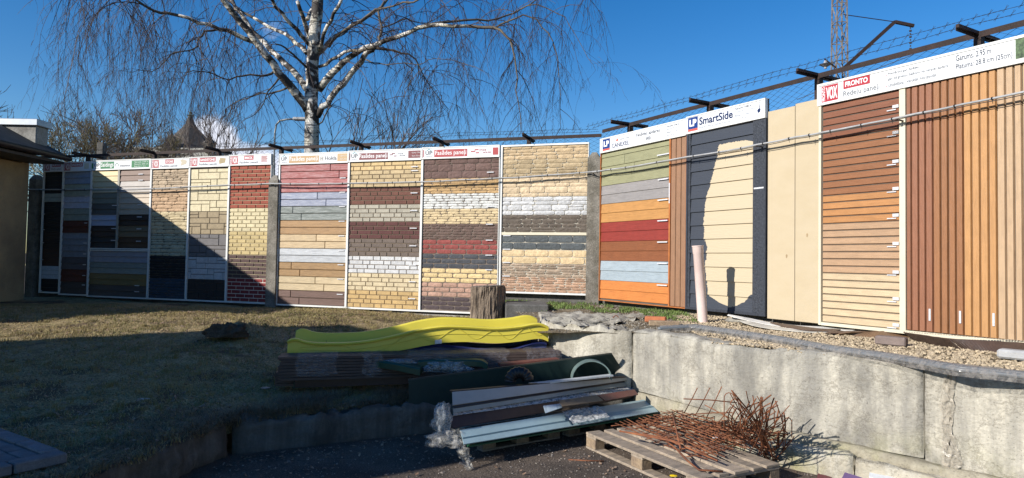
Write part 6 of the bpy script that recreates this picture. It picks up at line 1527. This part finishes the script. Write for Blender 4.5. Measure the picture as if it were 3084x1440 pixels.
# blades
def blades(pos, h, w, lean, seed, name, m, label, nsg=2):
    rs = np.random.RandomState(seed); n = len(pos); a = rs.uniform(0, 6.283, n); d = np.stack([np.cos(a), np.sin(a)], 1); s = np.stack([-d[:, 1], d[:, 0]], 1)
    V = np.zeros((n, 5, 3)); L_ = lean*rs.uniform(.2, 1.5, n)*h
    V[:, 0, :2] = pos[:, :2]-s*w[:, None]/2; V[:, 1, :2] = pos[:, :2]+s*w[:, None]/2; V[:, 0, 2] = V[:, 1, 2] = pos[:, 2]-.004
    mid = pos[:, :2]+d*(L_*.35)[:, None]; V[:, 2, :2] = mid+s*w[:, None]*.4; V[:, 3, :2] = mid-s*w[:, None]*.4; V[:, 2, 2] = V[:, 3, 2] = pos[:, 2]+h*.6
    V[:, 4, :2] = pos[:, :2]+d*L_[:, None]; V[:, 4, 2] = pos[:, 2]+h*rs.uniform(.65, 1, n)
    o_ = (np.arange(n)*5)[:, None]; F1 = np.concatenate([o_+0, o_+1, o_+2, o_+3], 1); F2 = np.concatenate([o_+3, o_+2, o_+4], 1)
    me = bpy.data.meshes.new(name); me.from_pydata(V.reshape(-1, 3).tolist(), [], F1.tolist()+F2.tolist()); me.materials.append(m); me.update()
    o = bpy.data.objects.new(name, me); COL.objects.link(o); o['kind'] = 'stuff'; o['label'] = label; return o
def lawnpts(n, x0, x1, y0, y1, seed, cond=None):
    rs = np.random.RandomState(seed); out = []
    while len(out) < n:
        x, y = rs.uniform(x0, x1), rs.uniform(y0, y1)
        if y < yline(x)+.06 or abs(x) > .82*y+.3: 
            if x < -2.7 and y < 3: pass
            else: continue
        if cond and not cond(x, y): continue
        out.append((x, y, lawnz(x, y)))
    return np.array(out)
GR = mat('short_green_grass', (.20, .175, .065), .8, (.32, .25, .11), 1.3, rnd=0, coord='w', thr=(.4, .6)); DRY = mat('dry_straw_grass', (.50, .38, .19), .85, (.30, .215, .12), 3, rnd=0, coord='w')
P_ = lawnpts(70000, -9.5, 1.1, 3.4, 12.2, 1, lambda x, y: nfrac(x, y, 3, .8)+.5*nfrac(x, y, 1, 4)+.4*nfrac(x, y, 6, 12) > -.05); blades(P_, rs.uniform(.012, .035, len(P_)), rs.uniform(.003, .007, len(P_)), .9, 2, 'lawn_grass', GR, 'short worn green grass on the lawn')
P_ = lawnpts(60000, -9.5, 1.1, 3.4, 12.2, 3, lambda x, y: nfrac(x, y, 33, .7)+.5*nfrac(x, y, 21, 5) > -.1); blades(P_, rs.uniform(.006, .022, len(P_)), rs.uniform(.003, .008, len(P_)), 2.6, 4, 'dead_grass', DRY, 'flattened straw coloured grass on the lawn')
P_ = lawnpts(4200, -2.9, -.5, 4.2, 6.75, 5, lambda x, y: y-yline(x) < .6 and nfrac(x, y, 8, 3) > -.1); blades(P_, rs.uniform(.03, .11, len(P_)), rs.uniform(.003, .006, len(P_)), 2.2, 6, 'long_dry_grass', mat('long_dead_grass', (.22, .17, .10), .85, (.12, .09, .06), 3, rnd=0, coord='w'), 'long dead grass hanging over the kerb wall by the pile')
P_ = lawnpts(9000, -2.9, .2, 1.5, 6.9, 55, lambda x, y: y-yline(x) < .28 or (x < -2.2 and y < 5.8 and x > -2.9)); P_[:, 2] -= .01; blades(P_, rs.uniform(.02, .06, len(P_)), rs.uniform(.003, .006, len(P_)), 2.4, 66, 'edge_grass', mat('long_dead_grass', (0, 0, 0)), 'ragged dead grass along the broken lawn edge')
T_ = lawnpts(1500, -8, 1.0, 4.2, 11.8, 56); P_ = np.repeat(T_, 22, 0); P_[:, :2] += np.random.RandomState(9).normal(0, .022, (len(P_), 2)); blades(P_, rs.uniform(.02, .06, len(P_)), rs.uniform(.003, .006, len(P_)), .9, 67, 'grass_tufts', GR, 'taller grass tufts dotted over the lawn')
P_ = []
for _ in range(9000):
    s, t_ = rs.uniform(-.0, .34), rs.uniform(.55, .97)
    if nfrac(s*30, t_*8, 2) > -.1: p = ledge(s, t_); P_.append(tuple(p))
P_ = np.array(P_); blades(P_, rs.uniform(.015, .06, len(P_)), rs.uniform(.005, .012, len(P_)), 1.0, 8, 'ledge_weeds', mat('fresh_weeds', (.10, .17, .035), .8, (.16, .20, .06), 5, rnd=0, coord='w'), 'fresh green weeds growing along the foot of the boards')
# fallen leaves
def leaves(pos, sz, seed, name, m, label):
    rs = np.random.RandomState(seed); n = len(pos); b0 = np.array([[-1, 0, .15], [-.3, .5, 0], [.5, .4, .05], [1, 0, .25], [.5, -.4, 0], [-.3, -.5, .1]]); Rm = rot3(rs, n); a = rs.uniform(0, 6.28, n)
    Rz = np.zeros((n, 3, 3)); Rz[:, 0, 0] = Rz[:, 1, 1] = np.cos(a); Rz[:, 0, 1] = -np.sin(a); Rz[:, 1, 0] = np.sin(a); Rz[:, 2, 2] = 1
    tl = rs.normal(0, .25, (n, 2)); v = b0[None]*np.array([1, 1, 1])*sz[:, None, None]; v = np.einsum('nij,nkj->nki', Rz, v); v[:, :, 2] += v[:, :, 0]*tl[:, :1]+v[:, :, 1]*tl[:, 1:]; v[:, :, 2] += .35*sz[:, None]; v += pos[:, None]
    F = np.array([[0, 1, 5], [1, 4, 5], [1, 2, 4], [2, 3, 4]])[None]+(np.arange(n)*6)[:, None, None]; return scatter(name, (v.reshape(-1, 3), F.reshape(-1, 3)), m, label)
LF = mat('brown_fallen_leaves', (.17, .10, .06), .7, (.28, .20, .14), 25, rnd=0, coord='w', thr=(.45, .55))
P_ = []
for _ in range(5000):
    x, y = rs.uniform(-2.3, 3.0), rs.uniform(3.8, 6.9); yl = yline(x)-.12; k = math.exp(-(yl-y)/.22) if y < yl else 0
    kk = .05+.9*k
    if 0.2 < x < 2.4 and y < 5.9: kk += .25*(nfrac(x, y, 5, 2) > 0)
    if y < yl and rs.rand() < kk and x+y*.9 < 7.4: P_.append((x, y, .004))
leaves(np.array(P_), rs.uniform(.009, .024, len(P_)), 5, 'asphalt_leaves', LF, 'dry brown leaves drifted along the kerb wall and pallets')
P_ = lawnpts(5200, -7, 1.0, 3.6, 11.5, 15); leaves(P_+np.array([0, 0, .012]), rs.uniform(.009, .024, len(P_)), 7, 'lawn_leaves', LF, 'dry brown leaves scattered over the lawn')
# dead weed stalks
for k, (px, py, hgt, lab) in enumerate(((443, 385, .20, 'tall thin dead weed stalk before the left half of the yellow slide'), (515, 385, .12, 'bent dead weed stalk with seed head before the yellow slide'), (690, 380, .14, 'branching dead weed before the middle of the yellow slide'), (735, 380, .15, 'dead weed with two side shoots before the middle of the slide'), (1460, 355, .12, 'dead weed leaning before the right half of the yellow slide'))):
    p = atz(*c1(px, py), .60); b = MB(); rn_ = random.Random(k); q = [p+Vector((0, -.03, -.03))]
    for i in range(6): q.append(q[-1]+Vector((rn_.uniform(-.01, .014), 0, hgt/6)))
    b.tube(q, .0025, 4, False)
    for i in range(5): c = q[rn_.randrange(2, 6)]; b.tube([c, c+Vector((rn_.uniform(-.05, .05), rn_.uniform(-.02, .02), rn_.uniform(.01, .05)))], .003, 4, False)
    solo('dead_weed', b, TW, lab, 'weed', 'dead weeds along the decking pack')
print('objects', len(bpy.data.objects), 'tris', sum(len(m.polygons) for m in bpy.data.meshes))
